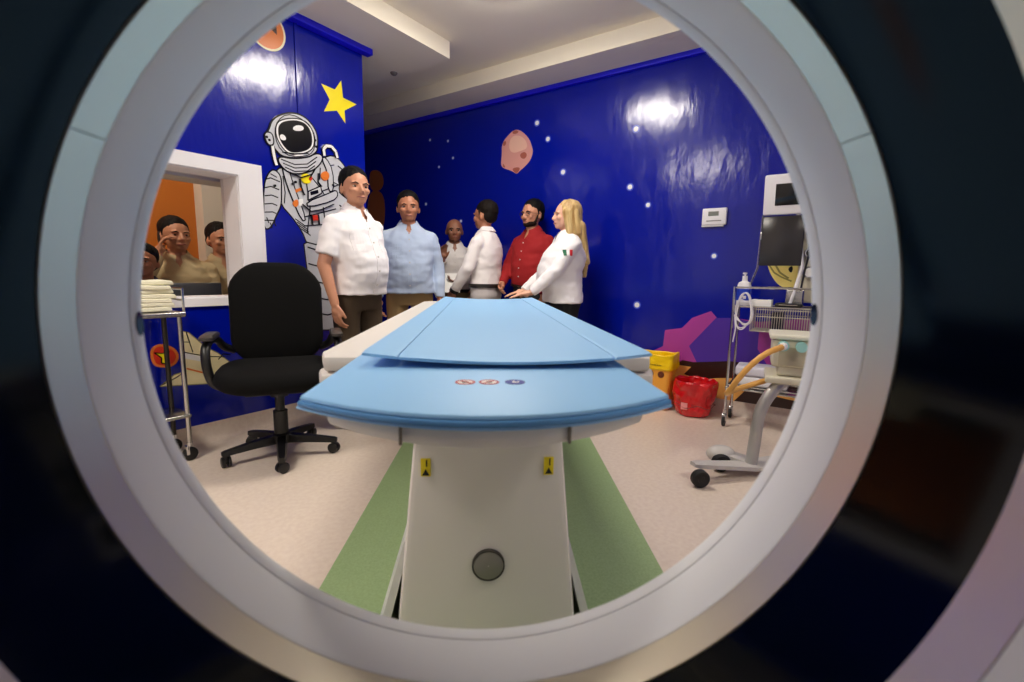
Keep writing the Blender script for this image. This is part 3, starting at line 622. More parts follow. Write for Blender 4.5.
# things in the basket and on the cart
def on_cart(x, y, z): return room(3.36+x, .565+y, z)
mb = MB(); mb.box((0, 0, .06), (.08, .07, .115), b=.012); tag(mb.build('instrument_case', mat('navy_case', (18, 20, 44), .5), None, on_cart(.11, -.25, .664), PHI), 'dark navy case inside the wire basket of the cart', 'case')
t2 = thing('sanitizer_bottle', 'white pump bottle with a blue label on the cart corner', 'bottle', on_cart(.075, -.045, SZ+.001), PHI)
mb = MB(); mb.loft([[Vector((p[0]*k, p[1]*k, z)) for p in rrect(0, 0, .062, .082, .022)] for k, z in ((.9, 0), (1, .008), (1, .13), (.86, .15), (.4, .16), (.38, .175))]); mb.build('bottle_body', M_WPAINT, t2)
MB().loft([[Vector((p[0]*1.012, p[1]*1.012, z)) for p in rrect(0, 0, .062, .082, .022)] for z in (.035, .11)]).build('bottle_label', mat('label_blue', (20, 60, 190), .4), t2)
MB().box((-.034, -.01, .055), (.003, .02, .02), b=.001).build('label_mark', M_WPAINT, t2)
mb = MB(); mb.cyl((0,0,.175), (0,0,.195), .016); mb.cyl((0,0,.195), (0,0,.205), .006); mb.box((-.012, 0, .21), (.05, .02, .012), b=.004); mb.build('pump', M_WPAINT, t2)
t2 = thing('glove_box', 'small white carton lying on the cart top beside the bottle', 'carton', on_cart(.06, -.16, SZ+.001), PHI)
MB().box((0, 0, .022), (.09, .115, .044), b=.003).build('carton_body', M_PAPER, t2); MB().box((0, 0, .0446), (.03, .06, .001)).build('opening', M_GREY, t2)
t2 = thing('black_pouch', 'flat black pouch lying on the cart top under the screens', 'pouch', on_cart(.055, -.31, SZ+.001), PHI)
MB().box((0, 0, .014), (.10, .15, .028), b=.012).build('pouch_body', M_BLACKP, t2); MB().tube([(-.05, -.05, .018), (-.052, .05, .018)], .003, 6).build('zip', M_STEEL, t2)
mb = MB(); pts = []
for k in range(130):
    a = k/130*2*PI*4; r = .075 + .012*math.sin(a*2.3+k*.05); pts.append(Vector((-.014-.0055*(k/130)*4 + .006*math.sin(a*3.1), -.07 + r*.62*math.cos(a), -.02 + r*1.25*math.sin(a) - .02*math.sin(a*.5))))
pts += [Vector((-.03, -.03, -.13)), Vector((-.03, -.02, -.22))]
tag(mb.tube(pts, .0042, 6).build('coiled_cable', M_WPAINT, None, on_cart(-.003, 0, .80), PHI), 'loosely coiled white cable hanging on the front of the cart', 'cable')
for i, (z, du, dy, lb, c) in enumerate(((.292, 0, 0, 'lower white paper-wrapped pack on the bottom cart shelf', (226, 224, 226)), (.359, .0, .012, 'upper pale pack with dark end on the bottom cart shelf', (212, 210, 220)))):
    t2 = thing('wrapped_pack', lb, 'pack', on_cart(.10, -.20+dy, z), PHI+.06*i); MB().box((0, 0, .031), (.19, .30, .062), b=.014).build('pack_body', mat('pack_white_%d' % i, c, .6, bump=(30, .3)), t2)
    MB().box((0, -.146, .031), (.17, .012, .05), b=.005).build('pack_end', M_BLACKP if i else M_GREY, t2)

# screens on the cart: two slanted legs carrying a dark lower screen and a white monitor above
t = thing('monitor_stand', 'white-framed monitor above a dark lower screen on slanted legs on the cart', 'monitor', on_cart(.13, -.235, SZ+.002), PHI)
# local -x looks at the viewer, +y is to the left
mb = MB(); mb.tube([(-.06, .195, 0), (-.05, .16, .12), (-.035, .125, .25), (-.03, .12, .58)], .007, 8); mb.build('frame_leg', M_STEEL, t)
mb = MB(); mb.tube([(-.06, -.075, 0), (-.05, -.10, .12), (-.035, -.125, .25), (-.02, -.10, .42), (-.03, -.075, .58)], .011, 8); mb.build('frame_leg', M_WPAINT, t)
mb = MB(); mb.box((-.03, 0, .415), (.03, .235, .31), b=.006); ls = mb.build('lower_screen', mat('smoky_panel', (44, 42, 44), .18), t)
MB().box((-.03, .119, .45), (.02, .008, .05), b=.002).build('latch', M_CHROME, ls)
Ry = Matrix.Rotation(-.16, 4, 'Y')
mb = MB(); c = Vector((-.04, -.03, .70)); mb.box(c, (.06, .30, .245), Ry, .012); um = mb.build('upper_monitor', M_WPAINT, t)
mb = MB(); mb.box(c + Ry.to_3x3() @ Vector((-.031, -.015, .0)), (.004, .20, .13), Ry, .001); mb.build('screen', M_SCREEN, um)
mb = MB(); mb.box((.05, -.16, .29), (.09, .12, .52), b=.012); mb.build('rear_column', M_BEIGE, t)
for z in (.22, .34, .46):
    mb = MB(); mb.lathe([(.001, -.02), (.034, -.02), (.04, -.01), (.04, .01), (.001, .01)], (-.002, -.165, z), 'x', 24, closed=False); gg = mb.build('gauge', M_CHROME, t)
    MB().lathe([(.001, -.024), (.028, -.024), (.028, -.02), (.001, -.02)], (-.002, -.165, z), 'x', 20, closed=False).build('dial_face', M_PAPER if z < .3 else M_BLACKP, gg)
mb = MB(); mb.box((-.01, -.10, .06), (.10, .10, .11), b=.01); mb.build('control_unit', M_STEEL, t)
mb = MB(); mb.tube([(-.05, -.15, .40), (-.07, -.155, .33), (-.06, -.14, .22), (-.06, -.13, .11)], .006, 8); mb.build('lead', M_BLACKP, t)

# ------------------------------------------------------------------ ventilator on a wheeled foot
t = thing('mobile_ventilator', 'beige ventilator box on a bent grey pole with a low wheeled foot', 'ventilator', (1.30, 2.26, 0))
mb = MB(); path = [(-.015, -.01, .045), (.0, 0, .12), (.005, .0, .24), (.012, .0, .33), (.045, .0, .405), (.10, .005, .47), (.15, .01, .50)]
pts = []
for i in range(len(path)-1):
    for q in range(4): pts.append(Vector(path[i]).lerp(Vector(path[i+1]), q/4))
pts.append(Vector(path[-1]))
for _ in range(4): pts = [pts[0]] + [(pts[i-1]+pts[i]*2+pts[i+1])/4 for i in range(1, len(pts)-1)] + [pts[-1]]
mb.tube(pts, .029, 16).build('bent_pole', mat('satin_silver', (176, 174, 172), .35, metal=.5), t)
def foot(a, b, w0, w1, z0, z1):
    a = Vector(a); b = Vector(b); d = (b-a).normalized(); n = Vector((-d.y, d.x, 0)); rs = []
    for q in (0, .08, .5, .92, 1):
        wd = w0+(w1-w0)*q; k = .75 if q in (0, 1) else 1; zc = z0+(z1-z0)*q
        rs.append([a.lerp(b, q) + n*x + Vector((0, 0, z)) for x, z in ((-wd*k, zc-.012*k), (wd*k, zc-.012*k), (wd*k, zc+.008*k), (wd*.6*k, zc+.014*k), (-wd*.6*k, zc+.014*k), (-wd*k, zc+.008*k))])
    return MB().loft(rs)
ft = mat('foot_grey', (196, 192, 188), .4)
foot((.02, 0, 0), (-.345, -.085, 0), .05, .028, .045, .088).build('foot_arm', ft, t)
foot((.02, .03, 0), (-.16, .10, 0), .06, .045, .05, .095).build('foot_arm', ft, t)
foot((-.02, 0, 0), (.38, .06, 0), .06, .04, .045, .085).build('foot_arm', ft, t)
for x, y, r in ((-.333, -.15, .043), (-.145, .035, .047), (.36, .0, .043), (.36, .12, .043)):
    mb = MB(); mb.lathe([(.001, -.02), (r*.85, -.02), (r, -.012), (r, .012), (r*.85, .02), (.001, .02)], (x, y, r), 'y', 28, closed=False); wo = mb.build('wheel', M_RUBBER, t)
    MB().lathe([(.001, -.0225), (r*.4, -.0225), (r*.4, .0225), (.001, .0225)], (x, y, r), 'y', 16, closed=False).build('wheel_hub', M_BLACKP, wo)
mb = MB(); mb.ell((-.125, .085, .075), (.075, .06, .045)); mb.build('wheel_cover', ft, t)
MV = Matrix.Translation((.235, .03, 0)) @ Matrix.Rotation(-.5, 4, 'Z')
mb = MB(); mb.box((0, 0, .635), (.30, .24, .14), b=.015); mb.box((.01, 0, .545), (.26, .21, .05), b=.01); mb.box((0, 0, .5), (.34, .28, .035), b=.01)
body = mb.xform(MV).build('ventilator_body', M_BEIGE, t)
MB().box((0, -.122, .62), (.24, .006, .09), b=.002).xform(MV).build('front_panel', mat('panel_tan', (176, 168, 144), .5), body)
for x in (-.105, -.03):
    mb = MB(); mb.cyl((x, -.115, .675), (x, -.16, .675), .024, .020, 20); mb.cyl((x, -.16, .675), (x, -.17, .675), .024, n=20); mb.xform(MV).build('port', M_TEAL, body)
mb = MB(); mb.box((0, 0, .715), (.33, .27, .025), b=.008).xform(MV); mb.build('top_tray', mat('tray_cream', (222, 218, 200), .45), body)
p0 = MV @ Vector((-.105, -.165, .675)); p1_ = MV @ Vector((-.12, -.225, .676))
hp = [tuple(p0), tuple(p1_), (-.06, -.14, .655), (-.12, -.13, .60), (-.165, -.10, .52), (-.18, -.06, .45), (-.165, .0, .42), (-.10, .05, .43), (.02, .07, .46), (.10, .06, .49)]
pts = [Vector(p) for p in hp]
for _ in range(2):
    q = [pts[0]]
    for a, b in zip(pts[:-1], pts[1:]): q += [a.lerp(b, .25), a.lerp(b, .75)]
    pts = q + [pts[-1]]
mb = MB(); mb.tube(pts, [.0135+.0012*(i % 2) for i in range(len(pts))], 10); ho = mb.build('breathing_hose', M_YHOSE, t)
MB().cyl(p0, p0.lerp(p1_, .75), .019, .017, 16).build('hose_cuff', M_PAPER, ho)

# ------------------------------------------------------------------ waste bins by the back wall
t = thing('red_bag_bin', 'squat bin lined with a shiny red plastic bag on the floor by the wall', 'waste bin', room(3.51, .805), PHI)
random.seed(3)
def crumple(c, n):
    k = noise.noise(Vector((c.x*14, c.y*14, c.z*10)))*.024 + noise.noise(Vector((c.x*38, c.y*38, c.z*20)))*.010
    return c + Vector((c.x, c.y, 0)).normalized()*k + Vector((0, 0, noise.noise(c*17)*.012 if c.z > .22 else 0))
mb = MB(); mb.lathe([(.001, .004), (.105, .004), (.118, .03), (.138, .12), (.146, .20), (.150, .245), (.140, .262), (.128, .25), (.12, .12), (.10, .03), (.001, .03)], n=64, closed=False)
mb.build('red_bag', M_RED, t, remesh=.007, relax=2, fn=crumple)
MB().lathe([(.001, .002), (.10, .002), (.112, .02), (.128, .10), (.120, .10), (.10, .012), (.001, .012)], n=40, closed=False).build('bin_body', M_CLEARFILM, t)
mb = MB(); mb.tube([(.148*math.cos(k/40*2*PI), .148*math.sin(k/40*2*PI), .085+.012*math.sin(k*.9)) for k in range(40)], .004, 6, closed=True); mb.build('tie_band', M_CLEARFILM, t)
MB().box((-.140, .03, .085), (.006, .045, .05), b=.002).build('paper_tag', mat('tag_pale', (226, 150, 150), .6), t)
t = thing('yellow_bag_bin', 'orange bin with a yellow bag folded over its rim beside the table', 'waste bin', room(3.54, 1.115), PHI)
mb = MB(); mb.loft([[Vector((p[0]*k, p[1]*k, z)) for p in rrect(0, 0, .19, .30, .03)] for k, z in ((.86, .004), (.88, .02), (1, .31), (.94, .312), (.83, .02))]); bo = mb.build('bin_body', M_ORANGEB, t)
for y in (-.08, .0, .075):
    mb = MB(); mb.lathe([(.001, -.006), (.02, -.006), (.026, .0), (.026, .006), (.001, .006)], (-.0925, y, .275), 'x', 20, closed=False); mb.build('vent_hole', mat('hole_brown', (96, 40, 12), .6), bo)
mb = MB(); mb.loft([[Vector((p[0]*k, p[1]*k, z)) for p in rrect(0, 0, .205, .315, .03)] for k, z in ((1.0, .305), (1.03, .32), (1.02, .41), (1.0, .425), (.9, .42), (.88, .33))])
yb = mb.build('yellow_bag', M_YELLOW, t, remesh=.006, relax=2, fn=lambda c, n: c + n*(.005*noise.noise(c*22)) + Vector((0, 0, .012*noise.noise(Vector((c.x*9, c.y*9, 3))) if c.z > .36 else 0)))
mb = MB(); random.seed(8)
for k in range(13):
    h = random.uniform(.006, .013); mb.box((-.1075, .07-.0125*k, .345), (.002, .007, h))
mb.build('printed_line', mat('print_dark', (96, 70, 10), .6), yb)

# ------------------------------------------------------------------ control room desk and monitors
t = thing('control_desk', 'grey desk just behind the viewing window', 'desk', room(.9, 3.42), PHI)
mb = MB(); mb.box((0, -.02, .72), (2.1, .30, .035), b=.006); mb.build('desk_top', M_GREY, t)
for x in (-1.0, 1.0): MB().box((x, -.02, .352), (.04, .28, .70), b=.004).build('desk_leg', M_GREY, t)
for i, (uu, wd, lb) in enumerate(((1.22, .46, 'black flat monitor on the control desk, right one seen through the window'), (.66, .5, 'black flat monitor on the control desk, left one seen through the window'))):
    t = thing('computer_monitor', lb, 'monitor', room(uu, 3.34, .738), PHI, 'control desk monitors')
    MB().box((0, 0, .095), (wd, .035, .165), b=.008).build('screen_housing', mat('monitor_charcoal', (74, 74, 78), .35), t)
    MB().box((0, .02, .006), (.2, .14, .012), b=.004).build('monitor_foot', M_BLACKP, t)
    MB().box((0, .02, .04), (.05, .02, .07), b=.004).build('monitor_neck', M_BLACKP, t)
# ------------------------------------------------------------------ people
SKIN = lambda k: mat('skin_%d' % k, [(196, 138, 108), (176, 116, 86), (142, 92, 68), (224, 172, 146)][k], .5)
M_HAIRB = mat('black_hair', (10, 8, 8), .7, spec=.15, bump=(120, .3), stretch=(1, 1, .2)); M_BLONDE = mat('blonde_hair', (214, 186, 128), .45, bump=(90, .7), stretch=(1, 1, .12), var=(30, (160, 122, 66)))
M_DKBR = mat('dark_brown_hair', (22, 15, 11), .7, spec=.15, bump=(120, .3)); M_EYE = mat('eye_dark', (26, 18, 14), .25); M_EYEW = mat('eye_white', (170, 160, 152), .4); M_LIP = mat('lips', (150, 84, 74), .5)
M_SHOE = mat('black_leather', (18, 15, 14), .35); M_BELT = mat('belt_leather', (28, 22, 18), .4)
def cloth(name, rgb, k=.25): return mat(name, rgb, .85, bump=(220, k, .002))

def hand(mb, wrist, d, pn, side, curl=.35, spread=.05):
    # d: forearm direction, pn: palm normal, side: +1 when the thumb lies on +(d x pn)
    d = Vector(d).normalized(); pn = Vector(pn); pn = (pn - d*pn.dot(d)).normalized(); wv = d.cross(pn)*side
    wrist = Vector(wrist); L = .088
    for k in range(4):
        a = (1.5-k)*.0195                      # index nearest the thumb
        base = wrist + d*.012 + wv*a*.55; kn = wrist + d*(L - .004*abs(k-1)) + wv*a
        mb.capsule(base, kn, .0135, .0115, 10)
        fl = (.042, .047, .043, .034)[k]; fd = (d + wv*(1.5-k)*spread).normalized(); p = kn; ang = 0
        for j, (ln, r) in enumerate(((fl, .0098), (fl*.62, .0088), (fl*.48, .0078))):
            ang += curl*(.7 if j == 0 else 1.0); q = p + (fd*math.cos(ang) + pn*math.sin(ang))*ln
            mb.capsule(p, q, r, r*.92, 10); p = q
    tb = wrist + d*.026 + wv*.026; td = (d*.84 + wv*.42 + pn*.35).normalized()
    q = tb + td*.045; mb.capsule(tb, q, .0145, .0115, 10); td2 = (td*.8 + d*.45 + pn*.25*curl).normalized(); q2 = q + td2*.033; mb.capsule(q, q2, .0108, .0095, 10)
    mb.ell(wrist + d*.045 + pn*.004, (.03, .03, .03))

def person(label, loc, h, s, skin, hair, topm, trm, arms=None, head=(0, 0), wid=1.0, belly=0.0, hem=.80, sleeve='long', tuck=False, female=False, beard=False, glasses=False, bald=False,
           seated=False, longhair=False, patch=None, watch=None, shoes=True, collar=True, placket=0):
    t = thing('person', label, 'person', loc, h-PI, 'people in the control room' if seated else 'people standing around the far end of the table')
    S = Matrix.Scale(s, 4)
    arms = arms or {}
    dz = -.45 if seated else 0.0                     # a seated trunk is lower by the length of the thighs
    hipz = .90
    def up(p): return Vector((p[0], p[1], p[2]+dz))
    A = {}
    for side in (1, -1):
        d = {'S': (.163*wid, -.005, 1.354), 'E': (.215*wid+.01, -.03, 1.11), 'W': (.215*wid+.015, .05, .865), 'hd': (0, .12, -1), 'pn': (-1, .1, 0), 'curl': .48}
        d.update(arms.get('R' if side > 0 else 'L', {}))
        A[side] = {k: (Vector((side*v[0], v[1], v[2])) if isinstance(v, tuple) else v) for k, v in d.items()}
    HP = Vector((0, .005, 1.52)); HM = Matrix.Translation(HP) @ Matrix.Rotation(head[0], 4, 'Z') @ Matrix.Rotation(head[1], 4, 'X') @ Matrix.Translation((0, .004, -.040)) @ Matrix.Diagonal((1.17, 1.11, 1.075, 1)) @ Matrix.Translation(-HP)
    def hd(mb2, c, r): mb2.ell(up(HM @ Vector(c)), r, HM.to_3x3(), 20, 12)
    mb = MB()
    # trunk
    def trunk(rows, inf=0.0):
        rs = []
        for z, rx, ry, cy in rows:
            rs.append([up((wid*(rx+inf)*math.copysign(abs(math.cos(a))**.85, math.cos(a)), cy + (ry+inf)*math.copysign(abs(math.sin(a))**.9, math.sin(a)), z)) for a in [2*PI*k/28 for k in range(28)]])
        return rs
    bust = .03 if female else 0
    rows = [(.80, .13, .09, 0), (.88, .168, .112, -.01), (.95, .168, .115+belly*.4, belly*.3), (1.05, .152, .108+belly, belly*.8), (1.15, .156, .11+belly*.9, belly*.7), (1.25, .170, .118+bust+belly*.3, bust*.7), (1.32, .172, .114+bust*.5, bust*.3), (1.375, .146, .096, -.005), (1.415, .112, .080, -.008), (1.45, .085, .066, -.006), (1.475, .058, .058, 0)]
    mb.loft(trunk(rows))
    mb.capsule(up((0, -.005, 1.42)), up((0, .012, 1.555)), .058 if not female else .05, .054 if not female else .047)
    # head
    hd(mb, (0, -.002, 1.655), (.074, .094, .095)); hd(mb, (0, .03, 1.605), (.060, .064, .078)); hd(mb, (0, .062, 1.553), (.030, .028, .022)); hd(mb, (0, .03, 1.575), (.054, .05, .045))
    for sx in (-1, 1):
        hd(mb, (sx*.036, .068, 1.612), (.024, .022, .022)); hd(mb, (sx*.074, -.004, 1.622), (.010, .016, .027)); hd(mb, (sx*.03, .083, 1.654), (.026, .011, .008))
    mb.capsule(up(HM @ Vector((0, .090, 1.642))), up(HM @ Vector((0, .106, 1.606))), .009, .0135); hd(mb, (0, .094, 1.602), (.020, .014, .011)); hd(mb, (0, .086, 1.572), (.024, .012, .011))
    # limbs
    for side in (1, -1):
        a = A[side]; mb.capsule(up(a['S']), up(a['E']), .052, .041); mb.capsule(up(a['E']), up(a['W']), .042, .028); mb.capsule(up((side*.08*wid, -.005, 1.395)), up(a['S']), .045, .055)
        hand(mb, up(a['W']), a['hd'], a['pn'], side if 1 else 1, a['curl'])
        hip = Vector((side*.092*wid, 0, hipz+dz))
        if seated: kn = Vector((side*.12, .43, .49)); an = Vector((side*.12, .40, .08))
        else: kn = Vector((side*.105, .012, .48)); an = Vector((side*.115, -.02, .08))
        mb.capsule(hip, kn, .086, .056); mb.capsule(kn, an, .054, .036); mb.capsule(an, an + Vector((side*.02, .13, -.045)), .036, .03)
    body = mb.xform(S).build('body', SKIN(skin), t, remesh=.0062, relax=3)
    bm = bmesh.new(); bm.from_mesh(body.data); bv = BVHTree.FromBMesh(bm); bm.free()
    def face(x, z):
        o = S @ up(HM @ Vector((x, .4, z))); d = -(HM.to_3x3() @ Vector((0, 1, 0))); r = bv.ray_cast(o, d); return r[0] if r[0] else S @ up(HM @ Vector((x, .09, z)))
    F = HM.to_3x3(); Fy = F @ Vector((0, 1, 0))
    for sx in (-1, 1):
        p = face(sx*.031, 1.634); m2 = MB(); m2.ell(p - Fy*.003, (.0125*s, .007*s, .0058*s), F, 14, 8); ey = m2.build('eye', M_EYEW, body)
        m2 = MB(); m2.ell(p + Fy*.0035*s, (.0066*s, .003*s, .0060*s), F, 12, 8); m2.build('iris', M_EYE, body)
        m2 = MB(); pts = [face(sx*x, z) + Fy*.001 for x, z in ((.014, 1.650), (.030, 1.656), (.046, 1.650))]; m2.tube(pts, [.0035*s, .0045*s, .0028*s], 6).build('eyebrow', hair, body)
    pts = [face(x, z) + Fy*.0012 for x, z in ((-.024, 1.571), (-.012, 1.573), (0, 1.572), (.012, 1.573), (.024, 1.571))]
    m2 = MB(); m2.tube(pts, [.002*s, .0046*s, .005*s, .0046*s, .002*s], 8); m2.build('lips', M_LIP, body)
    # hair
    hm = MB()
    if longhair:
        hd(hm, (0, -.02, 1.675), (.087, .098, .092)); hd(hm, (0, -.07, 1.60), (.082, .05, .11))
        for sx in (-1, 1):
            for y0, y1 in ((-.05, -.075), (.0, -.05), (.03, -.01)):
                hm.capsule(up(HM @ Vector((sx*.068, y0, 1.66))), up(HM @ Vector((sx*.085, y1, 1.50))), .030, .026); 
            hm.capsule(up(HM @ Vector((sx*.08, -.05, 1.52))), up((sx*.075, -.125, 1.30)), .030, .024)
        for x in (-.06, -.02, .02, .06): hm.capsule(up(HM @ Vector((x, -.095, 1.56))), up((x*1.3, -.165, 1.22)), .042, .028)
        for x in (-.05, 0, .04): hm.capsule(up((x, -.165, 1.26)), up((x*.8, -.165, 1.10)), .030, .012)
    elif bald:
        hd(hm, (0, -.028, 1.635), (.081, .078, .055))
    else:
        hd(hm, (0, -.019, 1.686), (.080, .096, .088)); hd(hm, (0, -.042, 1.635), (.074, .056, .062))
        for sx in (-1, 1): hm.capsule(up(HM @ Vector((sx*.071, .012, 1.68))), up(HM @ Vector((sx*.0735, .012, 1.635))), .010, .006)
    hm.xform(S).build('hair', hair, t, remesh=.006, relax=2, fn=lambda c, n: c + n*(.004*noise.noise(Vector((c.x*60, c.y*60, c.z*12)))))
    if beard:
        b2 = MB(); hd(b2, (0, .031, 1.562), (.0575, .056, .036)); hd(b2, (0, .064, 1.549), (.032, .029, .022)); hd(b2, (0, .0925, 1.5845), (.024, .008, .0045))
        for sx in (-1, 1): b2.capsule(up(HM @ Vector((sx*.070, .012, 1.63))), up(HM @ Vector((sx*.062, .03, 1.575))), .008, .012)
        b2.xform(S).build('beard', mat('beard_brown', (34, 24, 19), .8, spec=.1), t, remesh=.006, relax=1)
    if glasses:
        gm = MB()
        for sx in (-1, 1):
            c = face(sx*.034, 1.634) + Fy*.014*s
            gm.tube([c + F @ Vector((.021*s*math.cos(k/14*2*PI), 0, .016*s*math.sin(k/14*2*PI))) for k in range(14)], .0022*s, 6, closed=True)
            gm.tube([c + F @ Vector((sx*.021*s, 0, .004)), S @ up(HM @ Vector((sx*.083, .0, 1.640)))], .002*s, 6)
        gm.tube([face(-.013, 1.64)+Fy*.016*s, face(0, 1.642)+Fy*.006*s, face(.013, 1.64)+Fy*.016*s], .002*s, 6); gm.build('glasses', M_BLACKP, t)
    # shirt
    sm = MB(); top = [(z, rx, ry, cy) for z, rx, ry, cy in rows if z >= max(hem, .87)-.001 and z < 1.47]
    if not tuck: top = [(hem, .178, .122+belly*.3, belly*.25)] + [r for r in top if r[0] > hem+.03]
    else: top = [(.955, .160, .112+belly*.5, belly*.4)] + [r for r in top if r[0] > 1.0]
    sm.loft(trunk(top, .020)); sm.loft(trunk([(1.40, .12, .078, -.005), (1.45, .082, .066, -.004), (1.478, .064, .062, 0)], .012))
    for side in (1, -1):
        a = A[side]; sm.capsule(up((side*.075*wid, -.005, 1.392)), up(a['S']), .056, .068); E2 = a['E']; W2 = a['W']
        if sleeve == 'short':
            m_ = a['S'].lerp(E2, .68); d_ = (E2-a['S']).normalized(); x_, y_, _ = basis(d_)
            sm.capsule(up(a['S']), up(a['S'].lerp(E2, .35)), .070, .069)
            sm.loft([[up(a['S'].lerp(E2, q)) + (x_*math.cos(2*PI*k/18)+y_*math.sin(2*PI*k/18))*r for k in range(18)] for q, r in ((.1, .070), (.45, .072), (.78, .074))])
        else:
            sm.capsule(up(a['S']), up(E2), .068, .058); e = E2.lerp(W2, .97); d_ = (W2-E2).normalized(); x_, y_, _ = basis(d_)
            sm.loft([[up(E2.lerp(W2, q)) + (x_*math.cos(2*PI*k/18)+y_*math.sin(2*PI*k/18))*r for k in range(18)] for q, r in ((-.05, .056), (.0, .058), (.5, .052), (.85, .045), (.95, .040), (1.0, .041))])
    def folds(c, n):
        k = noise.noise(Vector((c.x*9, c.y*9, c.z*16))) + .6*noise.noise(Vector((c.x*20+3, c.y*20, c.z*28)))
        return c + n*.0075*k
    shirt = sm.xform(S).build('shirt', topm, t, remesh=.0085, relax=3, fn=folds, cut=(lambda c: c.y > 0 and c.z/s-dz > 1.385 and abs(c.x)/s < .052*(c.z/s-dz-1.385)/.09) if collar else None)
    if collar:
        cm = MB(); 
        for sx in (-1, 1):
            pts = []
            for k in range(13):
                a = D(-90) + sx*D(12 + 150*k/12) ; a = D(90) - sx*D(180 - (18 + 162*(1-k/12)))  # from nape to throat
                a = D(-90) + sx*D(168*k/12)
                pts.append(a)
            lo = [up((.083*math.cos(a), -.004+.078*math.sin(a), 1.462 - .022*max(0, math.sin(a)))) for a in pts]; hi = [up((.066*math.cos(a), .002+.064*math.sin(a), 1.508 - .045*max(0, math.sin(a)))) for a in pts]
            out = [up((.094*math.cos(a), -.004+.090*math.sin(a), 1.468 - .045*max(0, math.sin(a)))) for a in pts]
            n = len(pts); vs = lo+hi+out; fs = []
            for k in range(n-1): fs += [(k, k+1, n+k+1, n+k), (n+k, n+k+1, 2*n+k+1, 2*n+k), (2*n+k, 2*n+k+1, k+1, k)]
            fs += [(0, n, 2*n), (n-1, 3*n-1, 2*n-1)]; cm.add(vs, fs)
        cm.xform(S).build('collar', topm, shirt)
    if placket:
        bm = bmesh.new(); bm.from_mesh(shirt.data); bs = BVHTree.FromBMesh(bm); bm.free(); L_ = []; R_ = []
        z0, z1 = (1.0 if tuck else hem+.012), 1.378
        for k in range(26):
            z = (z1+(z0-z1)*k/25+dz)*s
            for x, o_ in ((-.017*s, L_), (.017*s, R_)):
                r = bs.ray_cast(Vector((x, .6, z)), Vector((0, -1, 0)))
                if r[0]: o_.append(r[0])
        n = min(len(L_), len(R_)); pm = MB()
        pm.loft([[L_[i]-Vector((0, .004, 0)), L_[i]+Vector((0, .0025, 0)), R_[i]+Vector((0, .0025, 0)), R_[i]-Vector((0, .004, 0))] for i in range(n)]); pk = pm.build('placket', topm, shirt)
        for i in range(2, n, 5):
            bb = MB(); c_ = (L_[i]+R_[i])/2 + Vector((0, .003, 0)); bb.cyl(c_, c_+Vector((0, .003, 0)), .006*s, n=10); bb.build('button', M_BTN, pk)
        for sx in ((-1, 1) if placket > 1 else (1,)):
            pm = MB(); g0 = []
            for i in range(6):
                row = []
                for j in range(6):
                    r = bs.ray_cast(Vector((sx*(.055+.085*i/5)*s*wid, .6, (1.30-.11*j/5+dz)*s)), Vector((0, -1, 0))); row.append((r[0] or Vector((sx*.1, .1, (1.25+dz)*s))))
                g0.append(row)
            for i in range(5):
                for j in range(5):
                    q = [g0[i][j], g0[i+1][j], g0[i+1][j+1], g0[i][j+1]]; pm.loft([[v - Vector((0, .004, 0)) for v in q], [v + Vector((0, .0025, 0)) for v in q]])
            pm.build('pocket', topm, shirt)
    # trousers, belt, shoes
    tm = MB(); trows = [(.80, .150, .105, 0), (.88, .172, .118, -.01), (.95, .170, .117+belly*.3, belly*.2), (1.0, .160, .110+belly*.4, belly*.3)]
    tm.loft(trunk(trows, .006))
    for side in (1, -1):
        hip = Vector((side*.092*wid, -.005, hipz-.02+dz))
        if seated:
            kn = Vector((side*.12, .43, .49)); an = Vector((side*.12, .40, .07)); tm.capsule(hip, kn, .10, .070); tm.capsule(kn, an, .068, .055)
        else:
            kn = Vector((side*.105, .01, .48)); tm.capsule(hip, kn, .098, .076)
            tm.loft([[Vector((side*x + r*math.cos(2*PI*k/18), y + r*1.05*math.sin(2*PI*k/18), z)) for k in range(18)] for x, y, z, r in ((.105, .01, .52, .078), (.11, 0, .30, .072), (.115, -.015, .05, .066))])
    tm.xform(S).build('trousers', trm, t, remesh=.010, relax=3, fn=lambda c, n: c + n*.005*noise.noise(Vector((c.x*12, c.y*12, c.z*9))))
    if tuck:
        bl = MB(); rs = trunk([(.955, .162, .114+belly*.5, belly*.4), (.990, .160, .112+belly*.5, belly*.4)], .024); bl.loft(rs); bl.xform(S).build('belt', M_BELT, t)
    if shoes:
        for side in (1, -1):
            y0 = .40 if seated else -.02; sh = MB(); x = side*.12
            sh.capsule((x, y0-.03, .042), (x+side*.012, y0+.08, .040), .040, .040); sh.capsule((x+side*.012, y0+.06, .036), (x+side*.02, y0+.17, .031), .042, .030); sh.box((x+side*.01, y0+.06, .014), (.085, .27, .02), b=.009)
            sh.xform(S).build('shoe', M_SHOE, t, remesh=.008, relax=2, fn=lambda c, n: Vector((c.x, c.y, max(c.z, .002))))
    if watch:
        a = A[watch]; d_ = (a['W']-a['E']).normalized(); wm = MB(); p = up(a['W']) + d_*.004; wm.cyl(p - d_*.016, p + d_*.016, .043, n=24); wm.xform(S).build('watch', M_BLACKP, t)
